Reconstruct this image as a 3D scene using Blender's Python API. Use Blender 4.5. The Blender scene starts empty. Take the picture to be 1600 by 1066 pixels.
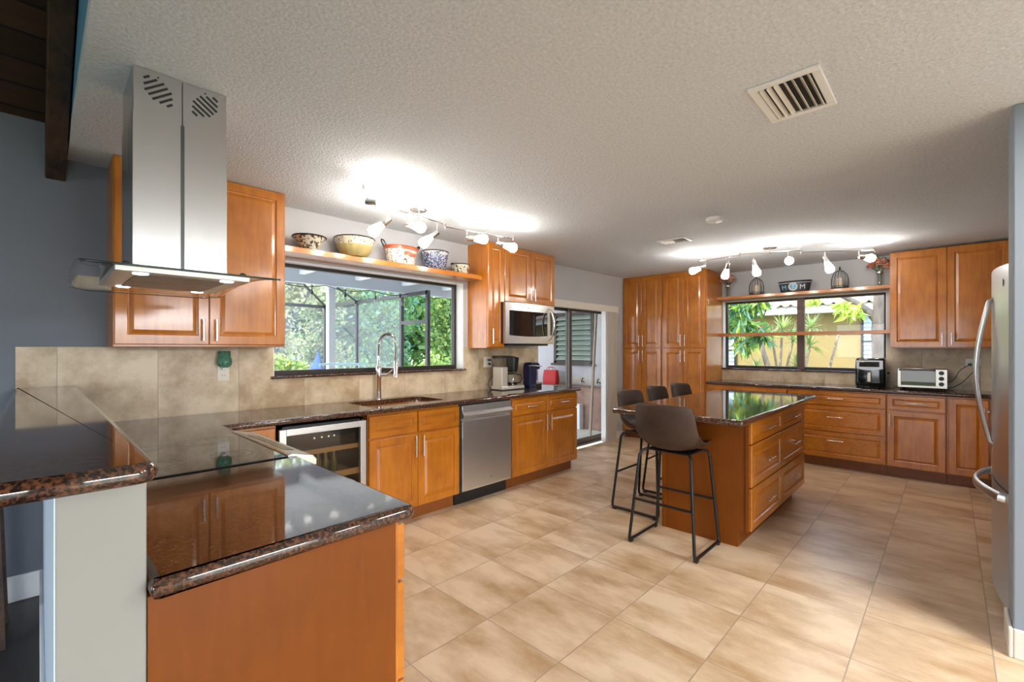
import bpy, bmesh, math, random
from mathutils import Vector, Matrix
import numpy as np
random.seed(7)
PI = math.pi
scene = bpy.context.scene
COL = scene.collection

# ------------------------------------------------------------------ camera, world, sun, exposure
cd = bpy.data.cameras.new('camera'); cam = bpy.data.objects.new('camera', cd); COL.objects.link(cam)
cd.sensor_width = 36.0; cd.lens = 711.93 / 1600 * 36.0; cd.shift_y = (544.55 - 533) / 1600
cd.clip_start = 0.02; cd.clip_end = 200
cam.location = (0, 0, 1.363); cam.rotation_euler = (PI / 2, 0, math.radians(43.878 - 90))
scene.camera = cam
vs = scene.view_settings
scene.display_settings.display_device = 'sRGB'
vs.view_transform = 'Standard'; vs.look = 'None'; vs.gamma = 1.0; vs.use_curve_mapping = False
vs.exposure = 0.68

w = bpy.data.worlds.new('sky'); scene.world = w; w.use_nodes = True
nt = w.node_tree; bg = nt.nodes['Background']
tc = nt.nodes.new('ShaderNodeTexCoord'); sep = nt.nodes.new('ShaderNodeSeparateXYZ'); ramp = nt.nodes.new('ShaderNodeValToRGB')
nt.links.new(tc.outputs['Generated'], sep.inputs[0]); nt.links.new(sep.outputs['Z'], ramp.inputs[0])
nt.links.new(ramp.outputs[0], bg.inputs[0])
ramp.color_ramp.elements[0].position = 0.0; ramp.color_ramp.elements[0].color = (0.90, 0.95, 1.0, 1)
ramp.color_ramp.elements[1].position = 0.6; ramp.color_ramp.elements[1].color = (0.50, 0.70, 1.0, 1)
bg.inputs[1].default_value = 3.8

def light(name, kind, loc, energy, color=(1, 1, 1), **kw):
    l = bpy.data.lights.new(name, kind); l.energy = energy; l.color = color
    for k, v in kw.items():
        if k not in ('rot',): setattr(l, k, v)
    o = bpy.data.objects.new(name, l); COL.objects.link(o); o.location = loc
    if 'rot' in kw: o.rotation_euler = kw['rot']
    return o
sun = light('sun', 'SUN', (0, 0, 12), 6.0, (1.0, 0.93, 0.82), angle=0.02)
sun.rotation_euler = Vector((0.50, -0.45, -0.75)).to_track_quat('-Z', 'Y').to_euler()
# unseen fill light added behind the camera, aimed in through the rear openings
light('rear_fill_light', 'AREA', (0.1, -5.2, 2.6), 900, (0.93, 0.97, 1.0), shape='RECTANGLE', size=5.6, size_y=1.8,
      rot=(0.80, 0, 0))

# added fill disks, unseen, behind and right of the camera, lifting the far cabinets
for lx, ly in ((2.5, -1.0), (2.5, -2.4)):
    light('fill_disk', 'AREA', (lx, ly, 2.42), 26, (1.0, 0.96, 0.90), shape='DISK', size=0.4)

# ------------------------------------------------------------------ helpers
def node(nt, t, **kw):
    n = nt.nodes.new(t)
    for k, v in kw.items(): setattr(n, k, v)
    return n
MATS = {}
def base_mat(name):
    m = bpy.data.materials.new(name); m.use_nodes = True
    nt = m.node_tree; b = nt.nodes['Principled BSDF']
    MATS[name] = m
    return m, nt, b
def mat(name, col, rough=0.5, metal=0.0, coat=0.0, emit=None, es=0.0, spec=0.5, var=0.0, vscale=20, bump=0.0, bscale=80, stretch=(1, 1, 1), coat_rough=0.08):
    m, nt, b = base_mat(name)
    b.inputs['Base Color'].default_value = (*col, 1); b.inputs['Roughness'].default_value = rough
    b.inputs['Metallic'].default_value = metal; b.inputs['Coat Weight'].default_value = coat
    b.inputs['Coat Roughness'].default_value = coat_rough
    b.inputs['Specular IOR Level'].default_value = spec
    if emit: b.inputs['Emission Color'].default_value = (*emit, 1); b.inputs['Emission Strength'].default_value = es
    if var or bump:
        tc = node(nt, 'ShaderNodeTexCoord'); mp = node(nt, 'ShaderNodeMapping'); mp.inputs['Scale'].default_value = stretch
        nt.links.new(tc.outputs['Object'], mp.inputs[0])
    if var:
        n = node(nt, 'ShaderNodeTexNoise'); n.inputs['Scale'].default_value = vscale; n.inputs['Detail'].default_value = 5
        nt.links.new(mp.outputs[0], n.inputs['Vector'])
        r = node(nt, 'ShaderNodeValToRGB'); r.color_ramp.elements[0].position = 0.3; r.color_ramp.elements[1].position = 0.7
        r.color_ramp.elements[0].color = tuple(c * (1 - var) for c in col) + (1,)
        r.color_ramp.elements[1].color = tuple(min(1, c * (1 + var)) for c in col) + (1,)
        nt.links.new(n.outputs['Fac'], r.inputs[0]); nt.links.new(r.outputs[0], b.inputs['Base Color'])
    if bump:
        n2 = node(nt, 'ShaderNodeTexNoise'); n2.inputs['Scale'].default_value = bscale; n2.inputs['Detail'].default_value = 3
        nt.links.new(mp.outputs[0], n2.inputs['Vector'])
        bp = node(nt, 'ShaderNodeBump'); bp.inputs['Strength'].default_value = bump; bp.inputs['Distance'].default_value = 0.01
        nt.links.new(n2.outputs['Fac'], bp.inputs['Height']); nt.links.new(bp.outputs[0], b.inputs['Normal'])
    return m
def glass(name, tint=(1, 1, 1), f0=0.04, gloss=1.0, rough=0.0):
    """see-through pane: transparent with a Schlick reflection, the same from both sides"""
    m = bpy.data.materials.new(name); m.use_nodes = True; nt = m.node_tree; nt.nodes.clear()
    o = node(nt, 'ShaderNodeOutputMaterial'); mx = node(nt, 'ShaderNodeMixShader'); t = node(nt, 'ShaderNodeBsdfTransparent')
    g = node(nt, 'ShaderNodeBsdfGlossy'); f = node(nt, 'ShaderNodeLayerWeight'); f.inputs[0].default_value = 0.5
    p = node(nt, 'ShaderNodeMath', operation='POWER'); p.inputs[1].default_value = 5; nt.links.new(f.outputs['Facing'], p.inputs[0])
    q = node(nt, 'ShaderNodeMath', operation='MULTIPLY_ADD'); q.inputs[1].default_value = 1 - f0; q.inputs[2].default_value = f0; nt.links.new(p.outputs[0], q.inputs[0])
    t.inputs[0].default_value = (*tint, 1); g.inputs[0].default_value = (gloss, gloss, gloss, 1); g.inputs['Roughness'].default_value = rough
    nt.links.new(q.outputs[0], mx.inputs[0]); nt.links.new(t.outputs[0], mx.inputs[1]); nt.links.new(g.outputs[0], mx.inputs[2])
    nt.links.new(mx.outputs[0], o.inputs[0]); MATS[name] = m
    return m
def wood(name, c0, c1, rough=0.36, coat=0.5, axis=2):
    m, nt, b = base_mat(name)
    tc = node(nt, 'ShaderNodeTexCoord'); mp = node(nt, 'ShaderNodeMapping')
    s = [9, 9, 9]; s[axis] = 1.1; mp.inputs['Scale'].default_value = s
    nt.links.new(tc.outputs['Object'], mp.inputs[0])
    n = node(nt, 'ShaderNodeTexNoise'); n.inputs['Scale'].default_value = 4; n.inputs['Detail'].default_value = 6; n.inputs['Distortion'].default_value = 0.6
    n2 = node(nt, 'ShaderNodeTexNoise'); n2.inputs['Scale'].default_value = 5; n2.inputs['Detail'].default_value = 4
    nt.links.new(mp.outputs[0], n.inputs['Vector']); nt.links.new(tc.outputs['Object'], n2.inputs['Vector'])
    ad = node(nt, 'ShaderNodeMath', operation='MULTIPLY_ADD'); ad.inputs[1].default_value = 0.45
    nt.links.new(n.outputs['Fac'], ad.inputs[0])
    m2 = node(nt, 'ShaderNodeMath', operation='MULTIPLY'); m2.inputs[1].default_value = 0.55
    nt.links.new(n2.outputs['Fac'], m2.inputs[0]); nt.links.new(m2.outputs[0], ad.inputs[2])
    r = node(nt, 'ShaderNodeValToRGB'); r.color_ramp.elements[0].position = 0.34; r.color_ramp.elements[1].position = 0.66
    r.color_ramp.elements[0].color = (*c0, 1); r.color_ramp.elements[1].color = (*c1, 1)
    nt.links.new(ad.outputs[0], r.inputs[0]); nt.links.new(r.outputs[0], b.inputs['Base Color'])
    b.inputs['Roughness'].default_value = rough; b.inputs['Coat Weight'].default_value = coat; b.inputs['Coat Roughness'].default_value = 0.13; b.inputs['Coat IOR'].default_value = 1.65
    return m
def tile_mat(name, t, off, axes, c_lo, c_hi, grout, rough, gw=0.004, nscale=3.0, streak=(1, 1, 1)):
    """square tiles in object space; axes = the two coordinates that run across the surface"""
    m, nt, b = base_mat(name)
    tc = node(nt, 'ShaderNodeTexCoord'); sp = node(nt, 'ShaderNodeSeparateXYZ'); nt.links.new(tc.outputs['Object'], sp.inputs[0])
    masks = []; cells = []
    for ax, o in zip(axes, off):
        a = node(nt, 'ShaderNodeMath', operation='SUBTRACT'); a.inputs[1].default_value = o; nt.links.new(sp.outputs[ax], a.inputs[0])
        d = node(nt, 'ShaderNodeMath', operation='DIVIDE'); d.inputs[1].default_value = t; nt.links.new(a.outputs[0], d.inputs[0])
        fl = node(nt, 'ShaderNodeMath', operation='FLOOR'); nt.links.new(d.outputs[0], fl.inputs[0]); cells.append(fl)
        fr = node(nt, 'ShaderNodeMath', operation='FRACT'); nt.links.new(d.outputs[0], fr.inputs[0])
        s = node(nt, 'ShaderNodeMath', operation='SUBTRACT'); s.inputs[1].default_value = 0.5; nt.links.new(fr.outputs[0], s.inputs[0])
        ab = node(nt, 'ShaderNodeMath', operation='ABSOLUTE'); nt.links.new(s.outputs[0], ab.inputs[0])
        g = node(nt, 'ShaderNodeMath', operation='GREATER_THAN'); g.inputs[1].default_value = 0.5 - gw / t / 2; nt.links.new(ab.outputs[0], g.inputs[0])
        masks.append(g)
    mx = node(nt, 'ShaderNodeMath', operation='MAXIMUM'); nt.links.new(masks[0].outputs[0], mx.inputs[0]); nt.links.new(masks[1].outputs[0], mx.inputs[1])
    cb = node(nt, 'ShaderNodeCombineXYZ'); nt.links.new(cells[0].outputs[0], cb.inputs[0]); nt.links.new(cells[1].outputs[0], cb.inputs[1])
    wn = node(nt, 'ShaderNodeTexWhiteNoise'); nt.links.new(cb.outputs[0], wn.inputs['Vector'])
    va = node(nt, 'ShaderNodeVectorMath', operation='MULTIPLY_ADD'); va.inputs[1].default_value = (7, 7, 7); nt.links.new(wn.outputs['Color'], va.inputs[0])
    mp = node(nt, 'ShaderNodeMapping'); mp.inputs['Scale'].default_value = streak; nt.links.new(tc.outputs['Object'], mp.inputs[0])
    nt.links.new(mp.outputs[0], va.inputs[2])
    n = node(nt, 'ShaderNodeTexNoise'); n.inputs['Scale'].default_value = nscale; n.inputs['Detail'].default_value = 9; n.inputs['Roughness'].default_value = 0.62
    nt.links.new(va.outputs[0], n.inputs['Vector'])
    r = node(nt, 'ShaderNodeValToRGB'); r.color_ramp.elements[0].position = 0.36; r.color_ramp.elements[1].position = 0.60
    r.color_ramp.elements[0].color = (*c_lo, 1); r.color_ramp.elements[1].color = (*c_hi, 1)
    nt.links.new(n.outputs['Fac'], r.inputs[0])
    mc = node(nt, 'ShaderNodeMix', data_type='RGBA'); nt.links.new(mx.outputs[0], mc.inputs[0]); nt.links.new(r.outputs[0], mc.inputs[6]); mc.inputs[7].default_value = (*grout, 1)
    nt.links.new(mc.outputs[2], b.inputs['Base Color'])
    inv = node(nt, 'ShaderNodeMath', operation='SUBTRACT'); inv.inputs[0].default_value = 1; nt.links.new(mx.outputs[0], inv.inputs[1])
    bp = node(nt, 'ShaderNodeBump'); bp.inputs['Strength'].default_value = 0.5; bp.inputs['Distance'].default_value = 0.003
    nt.links.new(inv.outputs[0], bp.inputs['Height']); nt.links.new(bp.outputs[0], b.inputs['Normal'])
    b.inputs['Roughness'].default_value = rough
    return m
def plank_mat(name, width, axis, c0, c1, gap, rough=0.5, grain=(1, 12, 12)):
    m, nt, b = base_mat(name)
    tc = node(nt, 'ShaderNodeTexCoord'); sp = node(nt, 'ShaderNodeSeparateXYZ'); nt.links.new(tc.outputs['Object'], sp.inputs[0])
    d = node(nt, 'ShaderNodeMath', operation='DIVIDE'); d.inputs[1].default_value = width; nt.links.new(sp.outputs[axis], d.inputs[0])
    fr = node(nt, 'ShaderNodeMath', operation='FRACT'); nt.links.new(d.outputs[0], fr.inputs[0])
    g = node(nt, 'ShaderNodeMath', operation='LESS_THAN'); g.inputs[1].default_value = 0.08; nt.links.new(fr.outputs[0], g.inputs[0])
    fl = node(nt, 'ShaderNodeMath', operation='FLOOR'); nt.links.new(d.outputs[0], fl.inputs[0])
    wn = node(nt, 'ShaderNodeTexWhiteNoise', noise_dimensions='1D'); nt.links.new(fl.outputs[0], wn.inputs['W'])
    mp = node(nt, 'ShaderNodeMapping'); mp.inputs['Scale'].default_value = grain; nt.links.new(tc.outputs['Object'], mp.inputs[0])
    n = node(nt, 'ShaderNodeTexNoise'); n.inputs['Scale'].default_value = 3; n.inputs['Detail'].default_value = 6; nt.links.new(mp.outputs[0], n.inputs['Vector'])
    ad = node(nt, 'ShaderNodeMath', operation='ADD'); nt.links.new(wn.outputs['Value'], ad.inputs[0]); nt.links.new(n.outputs['Fac'], ad.inputs[1])
    hf = node(nt, 'ShaderNodeMath', operation='MULTIPLY'); hf.inputs[1].default_value = 0.5; nt.links.new(ad.outputs[0], hf.inputs[0])
    r = node(nt, 'ShaderNodeValToRGB'); r.color_ramp.elements[0].position = 0.2; r.color_ramp.elements[1].position = 0.8
    r.color_ramp.elements[0].color = (*c0, 1); r.color_ramp.elements[1].color = (*c1, 1); nt.links.new(hf.outputs[0], r.inputs[0])
    mc = node(nt, 'ShaderNodeMix', data_type='RGBA'); nt.links.new(g.outputs[0], mc.inputs[0]); nt.links.new(r.outputs[0], mc.inputs[6]); mc.inputs[7].default_value = (*gap, 1)
    nt.links.new(mc.outputs[2], b.inputs['Base Color']); b.inputs['Roughness'].default_value = rough
    return m
def granite_mat(name):
    m, nt, b = base_mat(name)
    tc = node(nt, 'ShaderNodeTexCoord')
    n = node(nt, 'ShaderNodeTexNoise'); n.inputs['Scale'].default_value = 110; n.inputs['Detail'].default_value = 5; n.inputs['Roughness'].default_value = 0.72
    v = node(nt, 'ShaderNodeTexVoronoi'); v.inputs['Scale'].default_value = 120
    nt.links.new(tc.outputs['Object'], n.inputs['Vector']); nt.links.new(tc.outputs['Object'], v.inputs['Vector'])
    a = node(nt, 'ShaderNodeMath', operation='MULTIPLY_ADD'); a.inputs[1].default_value = 0.28
    nt.links.new(v.outputs['Distance'], a.inputs[0]); nt.links.new(n.outputs['Fac'], a.inputs[2])
    r = node(nt, 'ShaderNodeValToRGB'); e = r.color_ramp.elements
    e[0].position = 0.48; e[0].color = (0.010, 0.008, 0.008, 1); e[1].position = 0.90; e[1].color = (0.19, 0.08, 0.038, 1)
    x = e.new(0.60); x.color = (0.024, 0.013, 0.010, 1); x = e.new(0.71); x.color = (0.11, 0.042, 0.020, 1)
    nt.links.new(a.outputs[0], r.inputs[0]); nt.links.new(r.outputs[0], b.inputs['Base Color'])
    b.inputs['Roughness'].default_value = 0.05; b.inputs['IOR'].default_value = 1.7
    return m

class MB:
    """collects shapes in world space; build() links them as one mesh object"""
    def __init__(s): s.v = []; s.f = []; s.k = []; s.cur = 0
    def mat(s, i): s.cur = i; return s
    def add(s, vs, fs):
        o = len(s.v); s.v += [tuple(v) for v in vs]
        for f in fs: s.f.append([o + i for i in f]); s.k.append(s.cur)
        return s
    def box(s, a, b):
        x0, y0, z0 = a; x1, y1, z1 = b
        return s.add([(x0, y0, z0), (x1, y0, z0), (x1, y1, z0), (x0, y1, z0), (x0, y0, z1), (x1, y0, z1), (x1, y1, z1), (x0, y1, z1)],
                     [(0, 3, 2, 1), (4, 5, 6, 7), (0, 1, 5, 4), (1, 2, 6, 5), (2, 3, 7, 6), (3, 0, 4, 7)])
    def loft(s, rings, caps=True, closed=True):
        n = len(rings[0]); vs = [p for r in rings for p in r]; fs = []
        for i in range(len(rings) - 1):
            for j in range(n if closed else n - 1):
                k = (j + 1) % n; fs.append((i * n + j, i * n + k, (i + 1) * n + k, (i + 1) * n + j))
        if caps: fs.append(tuple(range(n))[::-1]); fs.append(tuple((len(rings) - 1) * n + j for j in range(n)))
        return s.add(vs, fs)
    def tube(s, pts, r, seg=10, closed=False, sc=None):
        P = [Vector(p) for p in pts]; n = len(P); R = r if isinstance(r, (list, tuple)) else [r] * n
        T = []
        for i in range(n):
            if closed: t = P[(i + 1) % n] - P[i - 1]
            else: t = P[min(i + 1, n - 1)] - P[max(i - 1, 0)]
            T.append(t.normalized())
        up = Vector((0, 0, 1)) if abs(T[0].z) < 0.9 else Vector((1, 0, 0))
        a = (up - T[0] * up.dot(T[0])).normalized(); rings = []
        for i in range(n):
            a = (a - T[i] * a.dot(T[i])); a = a.normalized() if a.length > 1e-6 else T[i].orthogonal().normalized()
            b = T[i].cross(a)
            rings.append([P[i] + a * (math.cos(2 * PI * j / seg) * R[i] * (sc[0] if sc else 1)) + b * (math.sin(2 * PI * j / seg) * R[i] * (sc[1] if sc else 1)) for j in range(seg)])
        if closed: rings.append(rings[0]); return s.loft(rings, caps=False)
        return s.loft(rings)
    def lathe(s, prof, c=(0, 0, 0), seg=28, sx=1, sy=1, M=None, cap=True):
        rings = []
        for r, z in prof:
            ring = []
            for j in range(seg):
                p = Vector((math.cos(2 * PI * j / seg) * r * sx, math.sin(2 * PI * j / seg) * r * sy, z))
                if M is not None: p = M @ p
                ring.append(p + Vector(c))
            rings.append(ring)
        return s.loft(rings, caps=cap)
    def prism(s, poly, f0, f1):
        return s.loft([[f0(*p) for p in poly], [f1(*p) for p in poly]])
    def build(s, name, mats, parent=None, smooth=False, bevel=0.0, seg=2, sub=0, recalc=True, solid=0.0, angle=38):
        me = bpy.data.meshes.new(name)
        off = Vector((0, 0, 0)); p = parent
        while p is not None: off += p.location; p = p.parent
        me.from_pydata([tuple(Vector(v) - off) for v in s.v], [], s.f); me.update()
        mats = mats if isinstance(mats, (list, tuple)) else [mats]
        for m in mats: me.materials.append(m)
        for p_, k in zip(me.polygons, s.k): p_.material_index = k
        if recalc:
            bm = bmesh.new(); bm.from_mesh(me); bmesh.ops.recalc_face_normals(bm, faces=bm.faces[:]); bm.to_mesh(me); bm.free()
        if smooth:
            me.polygons.foreach_set('use_smooth', [True] * len(me.polygons))
            me.set_sharp_from_angle(angle=math.radians(angle))
        o = bpy.data.objects.new(name, me); COL.objects.link(o)
        if parent is not None: o.parent = parent
        if bevel:
            b = o.modifiers.new('b', 'BEVEL'); b.width = bevel; b.segments = seg; b.limit_method = 'ANGLE'; b.angle_limit = math.radians(40)
        if solid: q = o.modifiers.new('s', 'SOLIDIFY'); q.thickness = solid; q.offset = 0
        if sub: q = o.modifiers.new('u', 'SUBSURF'); q.levels = sub; q.render_levels = sub
        return o
def thing(name, label, cat, loc=(0, 0, 0), group=None):
    o = bpy.data.objects.new(name, None); COL.objects.link(o); o.empty_display_size = 0.05; o.location = loc
    return tag(o, label, cat, group)
def tag(o, label, cat, group=None):
    o['label'] = label; o['category'] = cat
    if group: o['group'] = group
    return o
def struct(o): o['kind'] = 'structure'; return o
def lab(o, label): o['label'] = label; return o
def arc(c, r, a0, a1, n, f=lambda a, b: (a, b)):
    return [f(c[0] + r * math.cos(a0 + (a1 - a0) * i / n), c[1] + r * math.sin(a0 + (a1 - a0) * i / n)) for i in range(n + 1)]
def rrect(x0, y0, x1, y1, r, n=5):
    return (arc((x1 - r, y1 - r), r, 0, PI / 2, n) + arc((x0 + r, y1 - r), r, PI / 2, PI, n) + arc((x0 + r, y0 + r), r, PI, 1.5 * PI, n) + arc((x1 - r, y0 + r), r, 1.5 * PI, 2 * PI, n))
def inset_poly(P, d):
    """offset a counter-clockwise outline inwards"""
    out = []; n = len(P)
    for i in range(n):
        p = Vector(P[i]); a = p - Vector(P[i - 1]); b = Vector(P[(i + 1) % n]) - p
        a.normalize(); b.normalize(); na = Vector((-a.y, a.x)); nb = Vector((-b.y, b.x)); m = na + nb
        k = d / max(0.35, (1 + na.dot(nb))); q = p + m * k; out.append((q.x, q.y))
    return out
def slab(name, outline, z0, z1, m, parent=None, hole=None, r=0.017, seg=6):
    """a stone slab with rolled edges and an optional hole"""
    P = [outline[0]]
    for p in outline[1:]:
        if (Vector(p) - Vector(P[-1])).length > 1e-5: P.append(p)
    if (Vector(P[0]) - Vector(P[-1])).length < 1e-5: P.pop()
    if sum(P[i - 1][0] * P[i][1] - P[i][0] * P[i - 1][1] for i in range(len(P))) < 0: P = P[::-1]
    rings = []; h = (z1 - z0) / 2
    for k in range(seg + 1):
        t = -PI / 2 + PI * k / seg; q = inset_poly(P, r * (1 - math.cos(t))); rings.append([(x, y, (z0 + z1) / 2 + h * math.sin(t)) for x, y in q])
    mb = MB(); mb.loft(rings, caps=False)
    if hole: mb.loft([[(x, y, z0) for x, y in hole], [(x, y, z1 - 0.003) for x, y in hole], [(x, y, z1) for x, y in hole]], caps=False)
    bm = bmesh.new(); vs = [bm.verts.new(v) for v in mb.v]
    for f in mb.f: bm.faces.new([vs[i] for i in f])
    n = len(P); nh = len(hole) if hole else 0; o = (seg + 1) * n
    for a, b in ((0, o), (seg * n, o + 2 * nh)):
        loops = [vs[a:a + n]] + ([vs[b:b + nh]] if hole else [])
        if hole:
            E = [bm.edges.get((L[i], L[(i + 1) % len(L)])) for L in loops for i in range(len(L))]
            bmesh.ops.triangle_fill(bm, use_beauty=True, use_dissolve=False, edges=E)
        else: bm.faces.new(loops[0])
    bmesh.ops.recalc_face_normals(bm, faces=bm.faces[:])
    me = bpy.data.meshes.new(name); bm.to_mesh(me); bm.free()
    me.polygons.foreach_set('use_smooth', [True] * len(me.polygons)); me.set_sharp_from_angle(angle=math.radians(50))
    for p in me.polygons:
        if abs(p.normal.z) > 0.9999: p.use_smooth = False
    me.materials.append(m); o = bpy.data.objects.new(name, me); COL.objects.link(o)
    if parent is not None:
        o.parent = parent
        for v in me.vertices: v.co -= parent.location
    return o
def text_obj(txt, size, M, m, name, parent=None, depth=0.002):
    cu = bpy.data.curves.new('t', 'FONT'); cu.body = txt; cu.size = size; cu.extrude = depth; cu.align_x = 'CENTER'
    t = bpy.data.objects.new('t', cu); COL.objects.link(t); bpy.context.view_layer.update()
    me = bpy.data.meshes.new_from_object(t.evaluated_get(bpy.context.evaluated_depsgraph_get()))
    bpy.data.objects.remove(t); bpy.data.curves.remove(cu)
    off = parent.location if parent is not None else Vector((0, 0, 0))
    me.transform(Matrix.Translation(-off) @ M); me.materials.clear(); me.materials.append(m)
    o = bpy.data.objects.new(name, me); COL.objects.link(o)
    if parent is not None: o.parent = parent
    return o
class Frame:
    """a cabinet face: origin at its left floor corner, u along the face, n outwards"""
    def __init__(s, O, U, N): s.O = Vector(O); s.U = Vector(U); s.N = Vector(N)
    def p(s, u, n, z): return s.O + s.U * u + s.N * n + Vector((0, 0, z))
    def box(s, mb, u0, u1, n0, n1, z0, z1):
        a = s.p(u0, n0, z0); b = s.p(u1, n1, z1)
        return mb.box((min(a.x, b.x), min(a.y, b.y), min(a.z, b.z)), (max(a.x, b.x), max(a.y, b.y), max(a.z, b.z)))

# ------------------------------------------------------------------ materials
WOOD = wood('maple_stain', (0.36, 0.103, 0.003), (0.56, 0.186, 0.008))
WOODH = wood('maple_stain_across', (0.36, 0.103, 0.003), (0.56, 0.186, 0.008), axis=0)
WOODP = wood('maple_shade_toned', (0.175, 0.043, 0.0005), (0.21, 0.053, 0.001), rough=0.5, coat=0.08); WOODP.node_tree.nodes['Principled BSDF'].inputs['Specular IOR Level'].default_value = 0.25  # same maple, darkened in colour to carry the shade on the end panels
TOE = wood('toe_board', (0.20, 0.055, 0.006), (0.26, 0.075, 0.009), rough=0.45, coat=0.1)
GRAN = granite_mat('granite')
STEEL = mat('brushed_steel', (0.60, 0.59, 0.58), 0.25, 1.0, bump=0.25, bscale=1.0, stretch=(16, 16, 0.9))
STEELH = mat('brushed_steel_across', (0.70, 0.70, 0.70), 0.36, 1.0, var=0.05, vscale=6, stretch=(1, 1, 60))
CHROME = mat('satin_nickel', (0.72, 0.70, 0.67), 0.22, 1.0)
BLACK = mat('black_plastic', (0.012, 0.012, 0.013), 0.35)
BLKM = mat('black_metal', (0.015, 0.014, 0.014), 0.4, 0.4)
DGLASS = mat('dark_glass', (0.010, 0.010, 0.011), 0.03, spec=0.8)
WHITE = mat('white_paint', (0.80, 0.80, 0.79), 0.45)
TRIMW = mat('cream_trim', (0.74, 0.70, 0.62), 0.4)
WALLP = mat('grey_wall_paint', (0.50, 0.50, 0.51), 0.75, var=0.02, vscale=3, bump=0.06, bscale=120)
WALLD = mat('shade_toned_wall', (0.17, 0.185, 0.215), 0.75, bump=0.06, bscale=120)  # wall colour darkened to stand in for the living side's backlit shade
WALLB = mat('blue_grey_wall_paint', (0.24, 0.28, 0.33), 0.7)
BLUEP = mat('sky_blue_paint', (0.13, 0.33, 0.52), 0.7)
PONY = mat('greige_paint', (0.32, 0.308, 0.275), 0.65)
CEIL = mat('knockdown_ceiling', (0.63, 0.66, 0.695), 0.85, var=0.12, vscale=75, bump=0.6, bscale=85)
FLOOR = tile_mat('floor_tile', 0.4539, (2.021, 0.7704), (0, 1), (0.47, 0.29, 0.145), (0.75, 0.57, 0.39), (0.38, 0.28, 0.20), 0.34, gw=0.005, nscale=2.6, streak=(1.6, 0.7, 1))
SPLASH = tile_mat('wall_tile', 0.4545, (0.0735, 0.9175), (0, 2), (0.40, 0.275, 0.15), (0.69, 0.555, 0.385), (0.38, 0.30, 0.21), 0.38, gw=0.004, nscale=4)
SPLASHB = tile_mat('wall_tile_end', 0.4545, (0.225, 0.9175), (1, 2), (0.40, 0.275, 0.15), (0.69, 0.555, 0.385), (0.38, 0.30, 0.21), 0.38, gw=0.004, nscale=4)
PLANKD = plank_mat('dark_ceiling_planks', 0.155, 1, (0.035, 0.015, 0.006), (0.085, 0.038, 0.016), (0.006, 0.003, 0.002), 0.6, (1, 9, 9))
LIVFL = plank_mat('dark_wood_floor', 0.13, 0, (0.035, 0.030, 0.026), (0.075, 0.066, 0.056), (0.012, 0.01, 0.009), 0.4, (12, 1, 1))
BEAMW = wood('dark_beam', (0.022, 0.012, 0.008), (0.095, 0.048, 0.024), rough=0.6, coat=0, axis=1)
BRONZE = mat('bronze_frame', (0.035, 0.026, 0.022), 0.45, 0.3)
BROWNF = mat('brown_frame', (0.115, 0.062, 0.042), 0.45)
PANE = glass('window_glass', (0.98, 0.985, 0.985), 0.015)
HOODG = glass('hood_glass', (0.84, 0.87, 0.87), 0.05)
CLEAR = glass('clear_glass', (0.90, 0.92, 0.92), 0.05)
SMOKE = glass('smoked_glass', (0.78, 0.74, 0.68), 0.03)
BULB = mat('frosted_bulb', (1, 1, 1), 0.4, emit=(1.0, 0.94, 0.86), es=50)
LED = mat('led', (1, 1, 1), 0.4, emit=(0.80, 0.90, 1.0), es=5)
LEATH = mat('brown_leather', (0.050, 0.029, 0.019), 0.5, spec=0.3, var=0.25, vscale=9, bump=0.12, bscale=140)
IVORY = mat('ivory_plate', (0.74, 0.68, 0.58), 0.4)
# ------------------------------------------------------------------ the setting
YA = 3.635; XB = 6.84; ZC = 2.44; YR = -0.95; ZL = 2.62
def wall_with_holes(axis, a0, a1, b0, b1, z0, z1, holes, mb):
    """boxes filling a wall slab around rectangular openings; axis 'x': runs along X"""
    xs = sorted({a0, a1} | {h[0] for h in holes} | {h[1] for h in holes})
    for i in range(len(xs) - 1):
        l, r = xs[i], xs[i + 1]; zs = [(z0, z1)]
        for h in holes:
            if h[0] <= l and h[1] >= r:
                nz = []
                for a, b in zs:
                    if h[2] > a: nz.append((a, min(b, h[2])))
                    if h[3] < b: nz.append((max(a, h[3]), b))
                zs = nz
        for a, b in zs:
            if b - a < 1e-6: continue
            if axis == 'x': mb.box((l, b0, a), (r, b1, b))
            else: mb.box((b0, l, a), (b1, r, b))
WIN1 = (1.212, 3.053, 1.155, 2.036); DOOR = (4.245, 5.95, 0.0, 1.965); WIN2 = (0.53, 2.362, 1.085, 2.035)
mb = MB(); wall_with_holes('x', 0.30, XB + 0.2, YA, YA + 0.2, 0, ZC, [WIN1, DOOR], mb); struct(mb.build('wall_back', WALLP))
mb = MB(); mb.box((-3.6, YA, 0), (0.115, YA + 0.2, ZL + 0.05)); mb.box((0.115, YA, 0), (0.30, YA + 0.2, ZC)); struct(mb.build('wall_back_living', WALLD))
mb = MB(); wall_with_holes('y', YR, YA, XB, XB + 0.2, 0, ZC, [WIN2], mb); struct(mb.build('wall_end', WALLP))
mb = MB(); mb.box((3.2, YR - 0.12, 0), (XB + 0.2, YR, ZC)); struct(mb.build('wall_right', WALLP))
mb = MB(); mb.box((2.985, -4.2, 0), (3.2, -0.2, ZC)); struct(mb.build('wall_stub', WALLB, bevel=0.006))
YG = -0.28; ZG = ZL + 0.4 * (YA - YG)
def vz(y): return ZL + 0.4 * (YA - y) if y > YG else ZG - 0.4 * (YG - y)
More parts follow.
